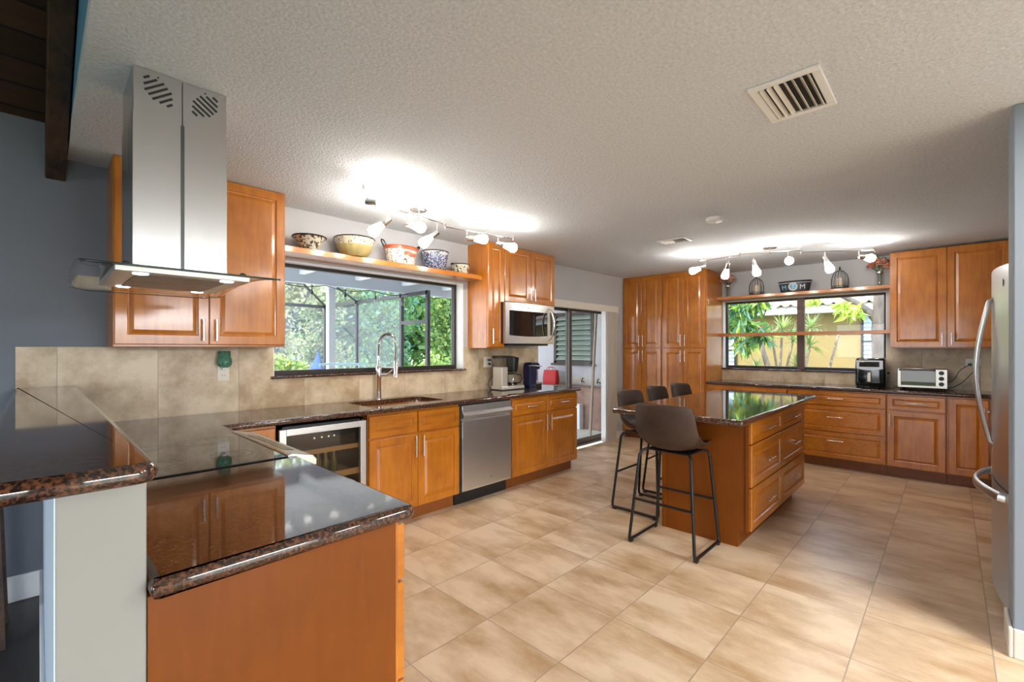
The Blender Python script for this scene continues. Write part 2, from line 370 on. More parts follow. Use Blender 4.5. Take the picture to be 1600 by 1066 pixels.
mb = MB(); wall_with_holes('y', -4.2, YA + 0.2, -3.75, -3.6, 0, 2.2, [(-0.4, 2.6, 0.1, 2.1)], mb); mb.prism([(-4.2, 2.2), (YA + 0.2, 2.2), (YA + 0.2, vz(YA)), (YG, ZG), (-4.2, vz(-4.2))], lambda y, z: (-3.75, y, z), lambda y, z: (-3.6, y, z)); struct(mb.build('wall_left', WALLD))
mb = MB(); wall_with_holes('x', -3.75, 3.2, -4.35, -4.2, 0, 2.75, [(-2.6, -0.5, 0.05, 2.1), (0.5, 2.6, 0.05, 2.1)], mb); struct(mb.build('wall_front', WALLP))
mb = MB(); mb.box((0.02, -4.2, -0.1), (XB, YA, 0)); struct(mb.build('floor', FLOOR))
mb = MB(); mb.box((-3.6, -4.2, -0.1), (0.02, YA, -0.001)); struct(mb.build('floor_living', LIVFL))
mb = MB(); mb.box((0.1135, -4.35, ZC - 0.0005), (XB + 0.2, YA + 0.2, ZC + 0.06)); struct(mb.build('ceiling', CEIL))
mb = MB(); mb.prism([(-4.2, ZC), (YA, ZC), (YA, vz(YA)), (YG, ZG), (-4.2, vz(-4.2))], lambda y, z: (0.114, y, z), lambda y, z: (0.20, y, z)); struct(mb.build('trim_1', BLUEP))
mb = MB(); mb.prism([(-4.35, vz(-4.35)), (YG, ZG), (YA + 0.2, vz(YA + 0.2)), (YA + 0.2, vz(YA + 0.2) + 0.06), (YG, ZG + 0.06), (-4.35, vz(-4.35) + 0.06)], lambda y, z: (-3.75, y, z), lambda y, z: (0.2, y, z)); struct(mb.build('ceiling_living', PLANKD))
mb = MB(); mb.prism([(YG, ZG), (YA - 0.001, ZL), (YA - 0.001, ZL - 0.31), (YG, ZG - 0.31)], lambda y, z: (0.026, y, z), lambda y, z: (0.108, y, z)); struct(mb.build('beam', BEAMW, bevel=0.006))
# tile splashbacks
SA = MB(); wall_with_holes('x', -0.085, 4.214, YA - 0.010, YA, 0.90, 1.372, [(WIN1[0], WIN1[1], 1.155, 3)], SA); struct(SA.build('backsplash_back', SPLASH))
SB = MB(); wall_with_holes('y', YR, 2.37, XB - 0.010, XB, 0.90, 1.372, [(WIN2[0], WIN2[1], 1.085, 3)], SB); struct(SB.build('backsplash_end', SPLASHB))
# baseboards
def baseboard(name, boxes, m=TRIMW):
    mb = MB()
    for a, b in boxes: mb.box(a, b)
    return struct(mb.build(name, m, bevel=0.005))
baseboard('baseboard_stub', [((2.970, -4.2, 0), (2.985, -0.2, 0.13)), ((2.970, -0.2, 0), (3.2, -0.185, 0.13))])
baseboard('baseboard_living', [((-3.6, YA - 0.016, 0), (0.02, YA, 0.14))], WHITE)
baseboard('baseboard_back', [((5.955, YA - 0.014, 0), (6.235, YA, 0.10))], WHITE)

# window 1 over the sink
def window(name, x0, x1, z0, z1, y, mullions=(), fw=0.035, along='x', frame=BRONZE, parts=()):
    e = struct(thing(name, '', 'window', ((x0 + x1) / 2, y, z0) if along == 'x' else (y, (x0 + x1) / 2, z0)))
    del e['label']; del e['category']
    def bx(mb, a0, a1, b0, b1, za, zb):
        return mb.box((a0, b0, za), (a1, b1, zb)) if along == 'x' else mb.box((b0, a0, za), (b1, a1, zb))
    mb = MB(); d0, d1 = y - 0.025, y + 0.025
    bx(mb, x0, x0 + fw, d0, d1, z0, z1); bx(mb, x1 - fw, x1, d0, d1, z0, z1)
    bx(mb, x0 + fw, x1 - fw, d0, d1, z0, z0 + fw); bx(mb, x0 + fw, x1 - fw, d0, d1, z1 - fw, z1)
    mb.build('window_frame', frame, e, bevel=0.003)
    for mw0, mw1, m in mullions:
        mb = MB(); bx(mb, mw0, mw1, d0 - 0.01, d1, z0, z1); mb.build('mullion', m, e, bevel=0.003)
    mb = MB(); bx(mb, x0 + fw / 2, x1 - fw / 2, y - 0.002, y + 0.002, z0 + fw / 2, z1 - fw / 2); mb.build('pane', PANE, e)
    return e
window('window_1', WIN1[0], WIN1[1], WIN1[2], WIN1[3], 3.765)
window('window_2', WIN2[0], WIN2[1], WIN2[2], WIN2[3], 6.965, mullions=((1.372, 1.455, BROWNF),), along='y')
# white reveals of the two windows
mb = MB(); mb.box((WIN1[1] - 0.008, YA, 1.155), (WIN1[1], 3.74, 2.036)); mb.box((WIN1[0], YA, 1.155), (WIN1[0] + 0.008, 3.74, 2.036)); mb.box((WIN1[0] + 0.008, YA, 2.028), (WIN1[1] - 0.008, 3.74, 2.036)); struct(mb.build('trim_2', WHITE))
mb = MB(); mb.box((XB, WIN2[1] - 0.008, 1.085), (6.94, WIN2[1], 2.035)); mb.box((XB, WIN2[0], 1.085), (6.94, WIN2[0] + 0.008, 2.035)); mb.box((XB, WIN2[0] + 0.008, 2.027), (6.94, WIN2[1] - 0.008, 2.035)); struct(mb.build('trim_3', WHITE))
s = slab('trim_4', [(1.19, 3.605), (3.068, 3.605), (3.068, YA - 0.0105), (WIN1[1], YA - 0.0105), (WIN1[1], 3.745), (WIN1[0], 3.745), (WIN1[0], YA - 0.0105), (1.19, YA - 0.0105)], 1.135, 1.156, GRAN, r=0.006); struct(s)
s = slab('trim_5', [(6.81, 0.50), (6.829, 0.50), (6.829, 0.53), (6.945, 0.53), (6.945, 2.36), (6.829, 2.36), (6.829, 2.369), (6.81, 2.369)], 1.065, 1.086, GRAN, r=0.006); struct(s)

# sliding glass door, valance and blinds
d1 = struct(bpy.data.objects.new('door_1', None)); COL.objects.link(d1); d1.location = (5.1, 3.75, 0)
mb = MB()
for x in (4.245, 5.905): mb.box((x, 3.70, 0), (x + 0.045, 3.80, 1.965))
mb.box((4.29, 3.70, 0), (5.905, 3.80, 0.035)); mb.box((4.29, 3.70, 1.93), (5.905, 3.80, 1.965)); mb.build('door_frame', BRONZE, d1, bevel=0.003)
for nm, xa, xb, y in (('sliding_panel', 4.29, 5.05, 3.775), ('sliding_panel', 4.985, 5.905, 3.73)):
    mb = MB()
    for x in (xa, xb - 0.055): mb.box((x, y - 0.017, 0.036), (x + 0.055, y + 0.017, 1.929))
    mb.box((xa + 0.055, y - 0.017, 0.036), (xb - 0.055, y + 0.017, 0.10)); mb.box((xa + 0.055, y - 0.017, 1.87), (xb - 0.055, y + 0.017, 1.929))
    o = mb.build(nm, mat('bronze_door_' + str(int(xa * 100)), (0.085, 0.068, 0.058), 0.4, 0.3), d1, bevel=0.003)
    mb = MB(); mb.box((xa + 0.05, y - 0.003, 0.09), (xb - 0.05, y + 0.003, 1.88)); mb.build('pane', PANE, o)
t = thing('vertical_blinds', 'white vertical blinds stacked open at the right side of the sliding door', 'blinds', (5.5, 3.57, 1.9))
mb = MB(); mb.box((4.18, 3.555, 1.893), (5.985, 3.63, 1.983)); mb.build('valance', TRIMW, t, bevel=0.004)
for i in range(13):
    x = 5.62 + i * 0.024; mb = MB(); a = 0.25 + 0.02 * (i % 3)
    mb.box((x, 3.545 - 0.0, 0.02), (x + 0.006, 3.62, 1.893)); lab(mb.build('slat', WHITE if i < 3 else IVORY if i % 3 else TRIMW, t), 'hanging blind slat')

# ------------------------------------------------------------------ cabinets
def panel(mb, F, u0, u1, z0, z1, n0=0.0, t=0.02, fr=0.055):
    """a raised panel front"""
    w_, h_ = u1 - u0, z1 - z0; fr = min(fr, w_ * 0.28, h_ * 0.26)
    ins = [(0, 0), (0, t - 0.004), (0.004, t), (fr, t), (fr + 0.004, t - 0.008), (fr + 0.010, t - 0.009), (fr + min(0.030, h_ * 0.12), t - 0.002)]
    rings = [[F.p(u0 + i, n0 + n, z0 + i), F.p(u1 - i, n0 + n, z0 + i), F.p(u1 - i, n0 + n, z1 - i), F.p(u0 + i, n0 + n, z1 - i)] for i, n in ins]
    return mb.loft(rings)
def pull(F, u, n, z, L, vert, parent):
    mb = MB()
    if vert: P = lambda a, b: F.p(u, n + b, z + a)
    else: P = lambda a, b: F.p(u + a, n + b, z)
    mb.tube([P(-L / 2, 0.032), P(L / 2, 0.032)], 0.006, 10)
    for a in (-L * 0.32, L * 0.32): mb.tube([P(a, 0), P(a, 0.032)], 0.0045, 8)
    return mb.build('handle', CHROME, parent, smooth=True)
def cabinet(name, label, F, w, depth, z0, z1, fronts, toe=0.0, toe_in=0.07, cat='cabinet', group=None, ft=0.02, extra=None, ptoe=True):
    """fronts: (kind, u0, u1, z0, z1, pull) with pull = None or ('v'|'h', u, z, length)"""
    root = thing(name, label, cat, F.p(w / 2, -depth / 2, 0 if toe else z0), group)
    mb = MB(); F.box(mb, 0, w, -depth, 0, z0, z1)
    if extra: extra(mb, F)
    mb.build('body', WOOD, root, bevel=0.002)
    if toe and ptoe:
        mb = MB(); F.box(mb, 0, w, -depth, -toe_in, 0, z0 + 0.001); mb.build('toe_kick', TOE, root)
    for k, u0, u1, za, zb, pl in fronts:
        mb = MB(); panel(mb, F, u0, u1, za, zb, 0.0005, ft, 0.055 if k == 'door' else 0.042)
        o = mb.build(k, WOOD if k == 'door' else WOODH, root)
        if pl: pull(F, pl[1], ft, pl[2], pl[3], pl[0] == 'v', o)
    return root
def two_doors(w, z0, z1, hz, L=0.14, g=0.003, hu=0.035, e=0.004):
    c = w / 2
    return [('door', e, c - g / 2, z0, z1, ('v', c - hu, hz, L)), ('door', c + g / 2, w - e, z0, z1, ('v', c + hu, hz, L))]
ZT = 0.114; ZB = 0.884
FA = lambda x, y=3.04: Frame((x, y, 0), (1, 0, 0), (0, -1, 0))        # faces the room from the window wall
FB = lambda y, x=6.263: Frame((x, y, 0), (0, -1, 0), (-1, 0, 0))      # faces the room from the end wall
# window-wall base run
cabinet('corner_cabinet', 'wooden corner base cabinet front squeezed between range counter and wine cooler', FA(0.76), 0.27, 0.585, ZT, ZB,
        [('door', 0.02, 0.262, 0.13, 0.868, None)], toe=1)
def sinkf(w): 
    c = w / 2
    return [('drawer', 0.004, c - 0.004, 0.705, 0.868, None), ('drawer', c + 0.004, w - 0.004, 0.705, 0.868, None)] + two_doors(w, 0.122, 0.693, 0.60, 0.165)
cabinet('sink_base_cabinet', 'wooden base cabinet below the sink with two doors and two false drawer fronts', FA(1.652), 0.845, 0.585, ZT, ZB, sinkf(0.845), toe=1)
W = 1.058; c = W / 2
cabinet('base_cabinet', 'wooden base cabinet right of the dishwasher below the coffee machines', FA(3.143), W, 0.585, ZT, ZB,
        [('drawer', 0.004, c - 0.004, 0.71, 0.868, ('h', c / 2, 0.79, 0.15)), ('drawer', c + 0.004, W - 0.004, 0.71, 0.868, ('h', c * 1.5, 0.79, 0.15))] + two_doors(W, 0.122, 0.697, 0.60, 0.165), toe=1)
# end-wall base run
W = 0.955
cabinet('base_cabinet', 'wooden drawer cabinet beside the pantry, mostly hidden behind the island', FB(2.368), W, 0.575, ZT, ZB,
        [('drawer', 0.03, W - 0.004, 0.71, 0.868, ('h', W / 2, 0.79, 0.15)), ('drawer', 0.03, W - 0.004, 0.42, 0.70, ('h', W / 2, 0.56, 0.15)), ('drawer', 0.03, W - 0.004, 0.122, 0.41, ('h', W / 2, 0.27, 0.15))], toe=1)
W = 0.922
cabinet('base_cabinet', 'wide wooden cabinet of three drawers under the air fryer', FB(1.41), W, 0.575, ZT, ZB,
        [('drawer', 0.004, W - 0.006, 0.715, 0.868, ('h', 0.475, 0.795, 0.15)), ('drawer', 0.004, W - 0.006, 0.42, 0.705, ('h', 0.475, 0.585, 0.15)), ('drawer', 0.004, W - 0.006, 0.122, 0.41, ('h', 0.475, 0.318, 0.15))], toe=1)
W = 0.46
cabinet('base_cabinet', 'wooden cabinet with one drawer over one door under the toaster oven', FB(0.486), W, 0.575, ZT, ZB,
        [('drawer', 0.006, W - 0.006, 0.715, 0.868, ('h', W / 2, 0.795, 0.15)), ('door', 0.006, W - 0.006, 0.122, 0.705, ('v', 0.03, 0.61, 0.13))], toe=1)
W = 0.32
cabinet('base_cabinet', 'narrow wooden single door cabinet beside the refrigerator', FB(0.024), W, 0.575, ZT, ZB,
        [('door', 0.012, W - 0.03, 0.122, 0.868, ('v', W - 0.06, 0.72, 0.15))], toe=1)
FR = Frame((6.26, -0.30, 0), (-1, 0, 0), (0, 1, 0))
W = 1.98
cabinet('base_cabinet', 'wooden base cabinet on the right wall, seen as a sliver past the refrigerator', FR, W, 0.64, ZT, ZB,
        [('drawer', 0.03, 0.5, 0.71, 0.868, ('h', 0.26, 0.79, 0.15)), ('drawer', 0.03, 0.5, 0.42, 0.70, ('h', 0.26, 0.56, 0.15)), ('drawer', 0.03, 0.5, 0.122, 0.41, ('h', 0.26, 0.27, 0.15))], toe=1)
# wall cabinets
W = 0.905
cabinet('wall_cabinet', 'wooden two door wall cabinet behind the range hood', FA(0.287, 3.345), W, 0.29, 1.372, ZC - 0.001, two_doors(W, 1.386, 2.432, 1.478, 0.135))
W = 0.236
cabinet('wall_cabinet', 'tall narrow single door wall cabinet between bowl shelf and microwave', FA(3.112, 3.345), W, 0.29, 1.366, ZC - 0.001,
        [('door', 0.004, W - 0.004, 1.376, 2.432, ('v', 0.045, 1.485, 0.15))])
W = 0.83
cabinet('wall_cabinet', 'short wooden two door wall cabinet above the microwave', FA(3.349, 3.345), W, 0.29, 1.842, ZC - 0.001, two_doors(W, 1.85, 2.432, 1.95, 0.14))
W = 0.915
cabinet('wall_cabinet', 'large wooden two door wall cabinet above the toaster oven', FB(0.481, 6.53), W, 0.31, 1.366, ZC - 0.022, two_doors(W, 1.376, 2.41, 1.46, 0.13))
mb = MB(); mb.box((6.56, -0.948, 1.366), (6.838, -0.436, ZC - 0.001)); tag(mb.build('filler_panel', WOOD), 'dark strip of wood filler at the right end of the large wall cabinet', 'panel')
# pantry: two tall cabinets
for i, (y, W, lb) in enumerate(((3.634, 0.632, 'tall wooden four door pantry cabinet in the corner by the blinds'), (3.0, 0.632, 'tall wooden four door pantry cabinet beside the far window'))):
    e = 0.012 if i == 0 else 0.02
    fr = two_doors(W, 1.372, 2.424, 1.475, 0.16, hu=0.03, e=e) + two_doors(W, 0.122, 1.362, 1.255, 0.16, hu=0.03, e=e)
    cabinet('pantry_cabinet', lb, FB(y, 6.258), W, 0.58, ZT, ZC - 0.001, fr, toe=1)

# island
root = thing('kitchen_island', 'wooden kitchen island with six drawers and a dark granite top', 'island', (4.1, 1.29, 0))
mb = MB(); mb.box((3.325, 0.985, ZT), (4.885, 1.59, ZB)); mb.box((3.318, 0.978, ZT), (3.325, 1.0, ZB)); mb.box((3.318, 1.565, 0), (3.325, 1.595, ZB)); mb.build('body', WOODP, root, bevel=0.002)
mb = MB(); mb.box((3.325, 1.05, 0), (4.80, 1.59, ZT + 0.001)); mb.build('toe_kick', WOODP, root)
FI = Frame((3.335, 0.985, 0), (1, 0, 0), (0, -1, 0))
for u0, u1 in ((0.004, 0.768), (0.778, 1.542)):
    for za, zb in ((0.712, 0.866), (0.418, 0.702), (0.122, 0.408)):
        mb = MB(); panel(mb, FI, u0, u1, za, zb, 0.0005, 0.02, 0.05); o = mb.build('drawer', WOODH, root)
        pull(FI, (u0 + u1) / 2, 0.02, (za + zb) / 2, 0.16, False, o)
def round_poly(pts, r, n=5):
    out = []; N = len(pts)
    for i, p in enumerate(pts):
        rr = r[i] if isinstance(r, (list, tuple)) else r
        if rr <= 0: out.append(p); continue
        p = Vector(p); a = (Vector(pts[i - 1]) - p).normalized(); b = (Vector(pts[(i + 1) % N]) - p).normalized()
        A = p + a * rr; B = p + b * rr; C = p + a * rr + b * rr
        for k in range(n + 1):
            t = k / n * PI / 2; q = C - b * rr * math.cos(t) - a * rr * math.sin(t); out.append((q.x, q.y))
    return out
slab('granite_top', round_poly([(2.94, 0.90), (5.06, 0.90), (5.06, 1.81), (2.94, 1.81)], 0.02), 0.884, 0.924, GRAN, root)

# peninsula
root = thing('peninsula_cabinet', 'wooden drawer cabinet at the end of the peninsula with plain end panel', 'cabinet', (0.42, 1.5, 0))
mb = MB(); mb.box((0.146, 1.115, ZT), (0.700, 1.925, ZB)); mb.build('body', WOOD, root, bevel=0.002)
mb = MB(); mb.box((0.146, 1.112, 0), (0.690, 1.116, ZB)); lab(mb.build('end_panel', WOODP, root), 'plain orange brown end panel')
mb = MB(); mb.box((0.146, 1.116, 0), (0.63, 1.925, ZT)); mb.build('toe_kick', TOE, root)
FP = Frame((0.700, 1.115, 0), (0, 1, 0), (1, 0, 0))
for za, zb in ((0.712, 0.866), (0.432, 0.702), (0.122, 0.424)):
    mb = MB(); panel(mb, FP, 0.004, 0.805, za, zb, 0.0005, 0.024, 0.05); o = mb.build('drawer', WOODH, root); pull(FP, 0.40, 0.024, (za + zb) / 2, 0.16, False, o)
cabinet('corner_base_cabinet', 'blind corner base cabinet between the range and the window wall', Frame((0.70, 2.69, 0), (0, 1, 0), (1, 0, 0)), 0.35, 0.55, ZT, ZB, [('door', 0.01, 0.30, 0.122, 0.868, None)], toe=1)
mb = MB(); mb.box((0.02, 1.115, 0), (0.145, YA - 0.011, 1.111)); o = struct(mb.build('wall_bar', PONY, bevel=0.003))
baseboard('baseboard_bar', [((0.004, 1.115, 0), (0.02, YA - 0.02, 0.14))], WHITE)
mb = MB(); mb.box((0.0185, 1.117, 0.14), (0.0205, YA - 0.02, 1.110)); struct(mb.build('bar_daylight_face', mat('daylight_blue_tint', (0.62, 0.70, 0.80), 0.6)))  # thin sheet tinted pale blue, painting daylight onto the bar wall's living-room face
tag(slab('raised_countertop', round_poly([(-0.09, 1.065), (0.160, 1.065), (0.160, YA - 0.012), (-0.09, YA - 0.012)], [0.03, 0.035, 0.02, 0.01]), 1.111, 1.150, GRAN), 'raised dark granite bar top at the left above the peninsula', 'countertop')
tag(slab('countertop', round_poly([(0.1455, 1.080), (0.742, 1.080), (0.742, 1.925), (0.1455, 1.925)], [0.006, 0.03, 0, 0]), 0.884, 0.924, GRAN), 'dark granite countertop at the near end of the peninsula', 'countertop')
SINK = rrect(1.72, 3.115, 2.42, 3.505, 0.05)
tag(slab('countertop', round_poly([(0.1455, 2.695), (0.742, 2.695), (0.742, 2.985), (4.238, 2.985), (4.238, YA - 0.011), (0.1455, YA - 0.011)], [0, 0.0, 0, 0.02, 0, 0]), 0.884, 0.924, GRAN, hole=SINK[::-1]), 'long dark granite countertop under the window with the sink cut out', 'countertop')
tag(slab('countertop', round_poly([(6.225, 2.368), (6.225, -0.265), (4.3, -0.265), (4.3, YR + 0.001), (XB - 0.011, YR + 0.001), (XB - 0.011, 2.368)], 0), 0.884, 0.924, GRAN), 'dark granite countertop along the end wall under air fryer and toaster oven', 'countertop')
# shelves
mb = MB(); mb.box((1.193, 3.412, 2.055), (3.111, YA - 0.001, 2.100)); tag(mb.build('wall_shelf', WOODH, bevel=0.002), 'long wooden shelf over the sink window carrying painted bowls', 'shelf')
WOODY = wood('maple_stain_along', (0.36, 0.103, 0.003), (0.56, 0.186, 0.008), axis=1)
mb = MB(); mb.box((6.622, 0.482, 2.042), (XB - 0.001, 2.367, 2.080)); tag(mb.build('wall_shelf', WOODY, bevel=0.002), 'wooden shelf over the far window carrying flowers and candle lanterns', 'shelf')
mb = MB(); mb.box((6.72, 0.482, 1.532), (6.838, 2.367, 1.575)); tag(mb.build('window_shelf', WOODY, bevel=0.002), 'thin wooden rail shelf crossing the middle of the far window', 'shelf')
# ------------------------------------------------------------------ appliances
def fwd_basis():
    a = math.radians(43.878); return Vector((math.sin(a), -math.cos(a), 0)), Vector((0, 0, 1)), Vector((math.cos(a), math.sin(a), 0))
# range hood
root = thing('range_hood', 'stainless island range hood with chimney and curved glass hanging from the ceiling', 'range hood', (0.40, 2.34, 1.63))
X0, X1, Y0, Y1 = 0.248, 0.556, 2.225, 2.52; XM = (X0 + X1) / 2
for nm, a, b, z0, z1 in (('chimney_sleeve', X0 - 0.003, XM - 0.0015, 1.655, 2.262), ('chimney_sleeve', XM + 0.0015, X1 + 0.003, 1.655, 2.262)):
    mb = MB(); mb.box((a, Y0 - 0.003, z0), (b, Y1 + 0.003, z1)); mb.build(nm, STEEL, root, bevel=0.002)
for sgn, a, b in ((1, X0, XM - 0.001), (-1, XM + 0.001, X1)):
    mb = MB(); mb.box((a, Y0, 2.25), (b, Y1, ZC - 0.002)); o = mb.build('chimney_cover', STEEL, root, bevel=0.0015)
    mb = MB(); cx = (a + b) / 2; cz = 2.365
    for i in range(-3, 4):
        L = 0.075 if abs(i) < 2 else (0.05 if abs(i) == 2 else 0.022)
        ox = 0.012 * i * sgn; oz = -0.014 * i
        dx, dz = sgn * L / 2 * 0.80, L / 2 * 0.60
        mb.tube([(cx + ox - dx, Y0 - 0.0006, cz + oz - dz), (cx + ox + dx, Y0 - 0.0006, cz + oz + dz)], 0.0042, 8, sc=(1, 0.25))
    mb.build('vent_slots', BLACK, o)
    mb = MB(); mb.lathe([(0.003, 0), (0.003, 0.002)], (cx, Y0, 2.418), 10, M=Matrix.Rotation(PI / 2, 3, 'X')); mb.build('screw', BLKM, o)
mb = MB(); mb.box((XM - 0.006, Y0 - 0.006, 1.66), (XM + 0.006, Y0 - 0.002, 2.255)); mb.build('seam_strip', mat('seam_grey', (0.10, 0.10, 0.10), 0.4, 0.8), root)
mb = MB(); NU, NV = 17, 25; gc, hw, gx0, gx1, cr = 2.325, 0.475, 0.085, 0.665, 0.07
vs = []
for j in range(NV):
    y = gc - hw + 2 * hw * j / (NV - 1); e = abs(y - gc) - (hw - cr)
    ins = cr - math.sqrt(max(0, cr * cr - e * e)) if e > 0 else 0
    for i in range(NU):
        x = gx0 + ins + (gx1 - gx0 - 2 * ins) * i / (NU - 1); vs.append((x, y, 1.665 - 0.040 * ((y - gc) / hw) ** 2))
mb.add(vs, [(j * NU + i, j * NU + i + 1, (j + 1) * NU + i + 1, (j + 1) * NU + i) for j in range(NV - 1) for i in range(NU - 1)])
GEDGE = mat('polished_glass_edge', (0.02, 0.035, 0.032), 0.1)
o = mb.build('glass_canopy', [HOODG, GEDGE], root, smooth=True); q = o.modifiers.new('s', 'SOLIDIFY'); q.thickness = 0.007; q.offset = 0; q.material_offset_rim = 1
mb = MB(); BX0, BX1, BY0, BY1, BZ = 0.18, 0.60, 2.06, 2.62, 1.632
mb.box((BX0, BY0, BZ), (BX1, BY1, 1.652)); mb.build('hood_box', STEELH, root, bevel=0.003)
for k in range(2):
    y0 = 2.125 + k * 0.22; mb = MB(); mb.box((0.245, y0, BZ - 0.003), (0.535, y0 + 0.21, BZ)); mb.build('grease_filter', mat('filter_mesh_%d' % k, (0.28, 0.26, 0.25), 0.4, 1.0), root, bevel=0.002)
for x in (0.255, 0.525):
    for y in (2.095, 2.585):
        mb = MB(); mb.lathe([(0.022, BZ - 0.0035), (0.024, BZ - 0.001), (0.024, BZ)], (x, y, 0), 20); lab(mb.build('led_lamp', LED, root), 'lit round LED lamp')
for x, y in ((0.215, 2.10), (0.585, 2.10), (0.215, 2.58), (0.585, 2.58)):
    mb = MB(); mb.lathe([(0.012, 1.662), (0.012, 1.668), (0.005, 1.673)], (x, y, 0), 12); mb.build('bolt', BLKM, root, smooth=True)

# slide-in range
root = thing('range', 'slide-in electric range with black glass cooktop set into the peninsula', 'range', (0.48, 2.31, 0))
mb = MB(); mb.box((0.16, 1.930, 0.08), (0.70, 2.688, 0.920)); mb.build('body', BLKM, root)
mb = MB(); mb.box((0.146, 1.9255, 0.9195), (0.695, 2.6945, 0.929)); mb.build('cooktop', DGLASS, root, bevel=0.002)
burn = mat('burner_print', (0.05, 0.05, 0.052), 0.1)
for x, y, r in ((0.30, 2.12, 0.09), (0.30, 2.50, 0.075), (0.55, 2.12, 0.075), (0.55, 2.50, 0.105)):
    mb = MB()
    for q in (r, r * 0.62): mb.lathe([(q - 0.002, 0.9292), (q, 0.9294), (q + 0.002, 0.9292)], (x, y, 0), 40, cap=False)
    mb.build('burner_ring', burn, root)
prof = [(0.697, 0.905), (0.697, 0.932), (0.712, 0.934), (0.800, 0.914), (0.815, 0.898), (0.812, 0.850), (0.70, 0.850)]
mb = MB(); mb.loft([[(x, 1.923, z) for x, z in prof], [(x, 2.688, z) for x, z in prof]]); o = mb.build('control_panel', STEEL, root, bevel=0.003)
mb = MB(); mb.loft([[(0.722, y, 0.9333), (0.772, y, 0.9222), (0.772, y, 0.9215), (0.722, y, 0.930)] for y in (2.06, 2.52)]); mb.build('touch_display', DGLASS, o)
mb = MB(); mb.box((0.700, 1.935, 0.17), (0.735, 2.685, 0.845)); o = mb.build('oven_door', STEELH, root, bevel=0.004)
mb = MB(); mb.box((0.7355, 2.02, 0.30), (0.737, 2.60, 0.68)); mb.build('oven_window', DGLASS, o)
mb = MB(); mb.tube([(0.735, 1.99, 0.78), (0.785, 1.99, 0.78), (0.785, 2.63, 0.78), (0.735, 2.63, 0.78)], 0.011, 10); mb.build('handle', STEEL, o, smooth=True)

# wine cooler
root = thing('wine_cooler', 'under counter wine cooler with steel framed glass door and lit bottles', 'wine cooler', (1.334, 3.3, 0))
mb = MB(); x0, x1 = 1.042, 1.628
mb.box((x0, 3.05, 0.10), (x0 + 0.03, 3.60, 0.862)); mb.box((x1 - 0.03, 3.05, 0.10), (x1, 3.60, 0.862)); mb.box((x0, 3.57, 0.10), (x1, 3.60, 0.862)); mb.box((x0, 3.05, 0.10), (x1, 3.60, 0.14)); mb.box((x0, 3.05, 0.832), (x1, 3.60, 0.862)); mb.box((x0 + 0.03, 3.053, 0.69), (x1 - 0.03, 3.10, 0.84)); mb.build('body', BLACK, root)
mb = MB(); mb.box((x0 + 0.02, 3.09, 0), (x1 - 0.02, 3.58, 0.10)); mb.build('toe_grille', BLACK, root)
d = MB(); fw = 0.042
for a, b in (((x0, 3.012, 0.105), (x0 + fw, 3.048, 0.85)), ((x1 - fw, 3.012, 0.105), (x1, 3.048, 0.85)), ((x0 + fw, 3.012, 0.105), (x1 - fw, 3.048, 0.105 + fw)), ((x0 + fw, 3.012, 0.85 - fw), (x1 - fw, 3.048, 0.85))): d.box(a, b)
door = d.build('door', STEELH, root, bevel=0.002)
mb = MB(); mb.box((x0 + 0.03, 3.026, 0.13), (x1 - 0.03, 3.032, 0.83)); mb.build('door_glass', SMOKE, door)
for k in range(2):
    mb = MB(); mb.lathe([(0.005, 0.85), (0.005, 0.858)], (x1 - 0.02 - k * 0.03, 3.03, 0), 10); mb.build('hinge_screw', CHROME, door)
icon = mat('lit_icon', (0.7, 0.7, 0.65), 0.4, emit=(0.9, 0.85, 0.75), es=0.8)
for x in (1.275, 1.325, 1.372, 1.41):
    mb = MB(); mb.lathe([(0.006, 0), (0.006, 0.001)], (x, 3.052, 0.765), 14, M=Matrix.Rotation(PI / 2, 3, 'X')); mb.build('touch_button', icon, root)
SHW = wood('beech', (0.50, 0.30, 0.14), (0.62, 0.40, 0.2), coat=0, axis=0)
for z in (0.655, 0.47, 0.29):
    mb = MB(); mb.box((x0 + 0.035, 3.06, z), (x1 - 0.035, 3.085, z + 0.042)); mb.box((x0 + 0.035, 3.085, z + 0.005), (x1 - 0.035, 3.55, z + 0.015)); mb.build('shelf', SHW, root, bevel=0.002)
mb = MB(); mb.box((x0 + 0.1, 3.2, 0.828), (x1 - 0.1, 3.25, 0.831)); lab(mb.build('interior_lamp', mat('cooler_lamp', (1, 1, 1), 0.5, emit=(0.8, 0.9, 1), es=14), root), 'lit lamp strip')
bg_ = mat('bottle_glass', (0.16, 0.15, 0.02), 0.12, coat=0.5); bgo = mat('bottle_gold', (0.55, 0.38, 0.08), 0.25, 0.6)
names = ['upright wine bottle at the left in the wine cooler', 'upright wine bottle in the middle in the wine cooler', 'upright wine bottle at the right in the wine cooler']
for i, x in enumerate((1.36, 1.415, 1.475)):
    t = thing('wine_bottle', names[i], 'bottle', (x, 3.20, 0.485), 'wine bottles in the cooler')
    mb = MB(); mb.lathe([(0.022, 0.486), (0.024, 0.49), (0.024, 0.56), (0.011, 0.60), (0.011, 0.642)], (x, 3.20, 0), 18); mb.build('bottle_body', bg_, t, smooth=True)
    mb = MB(); mb.lathe([(0.0125, 0.612), (0.0125, 0.646), (0.008, 0.648)], (x, 3.20, 0), 16); mb.build('foil_cap', bgo, t, smooth=True)

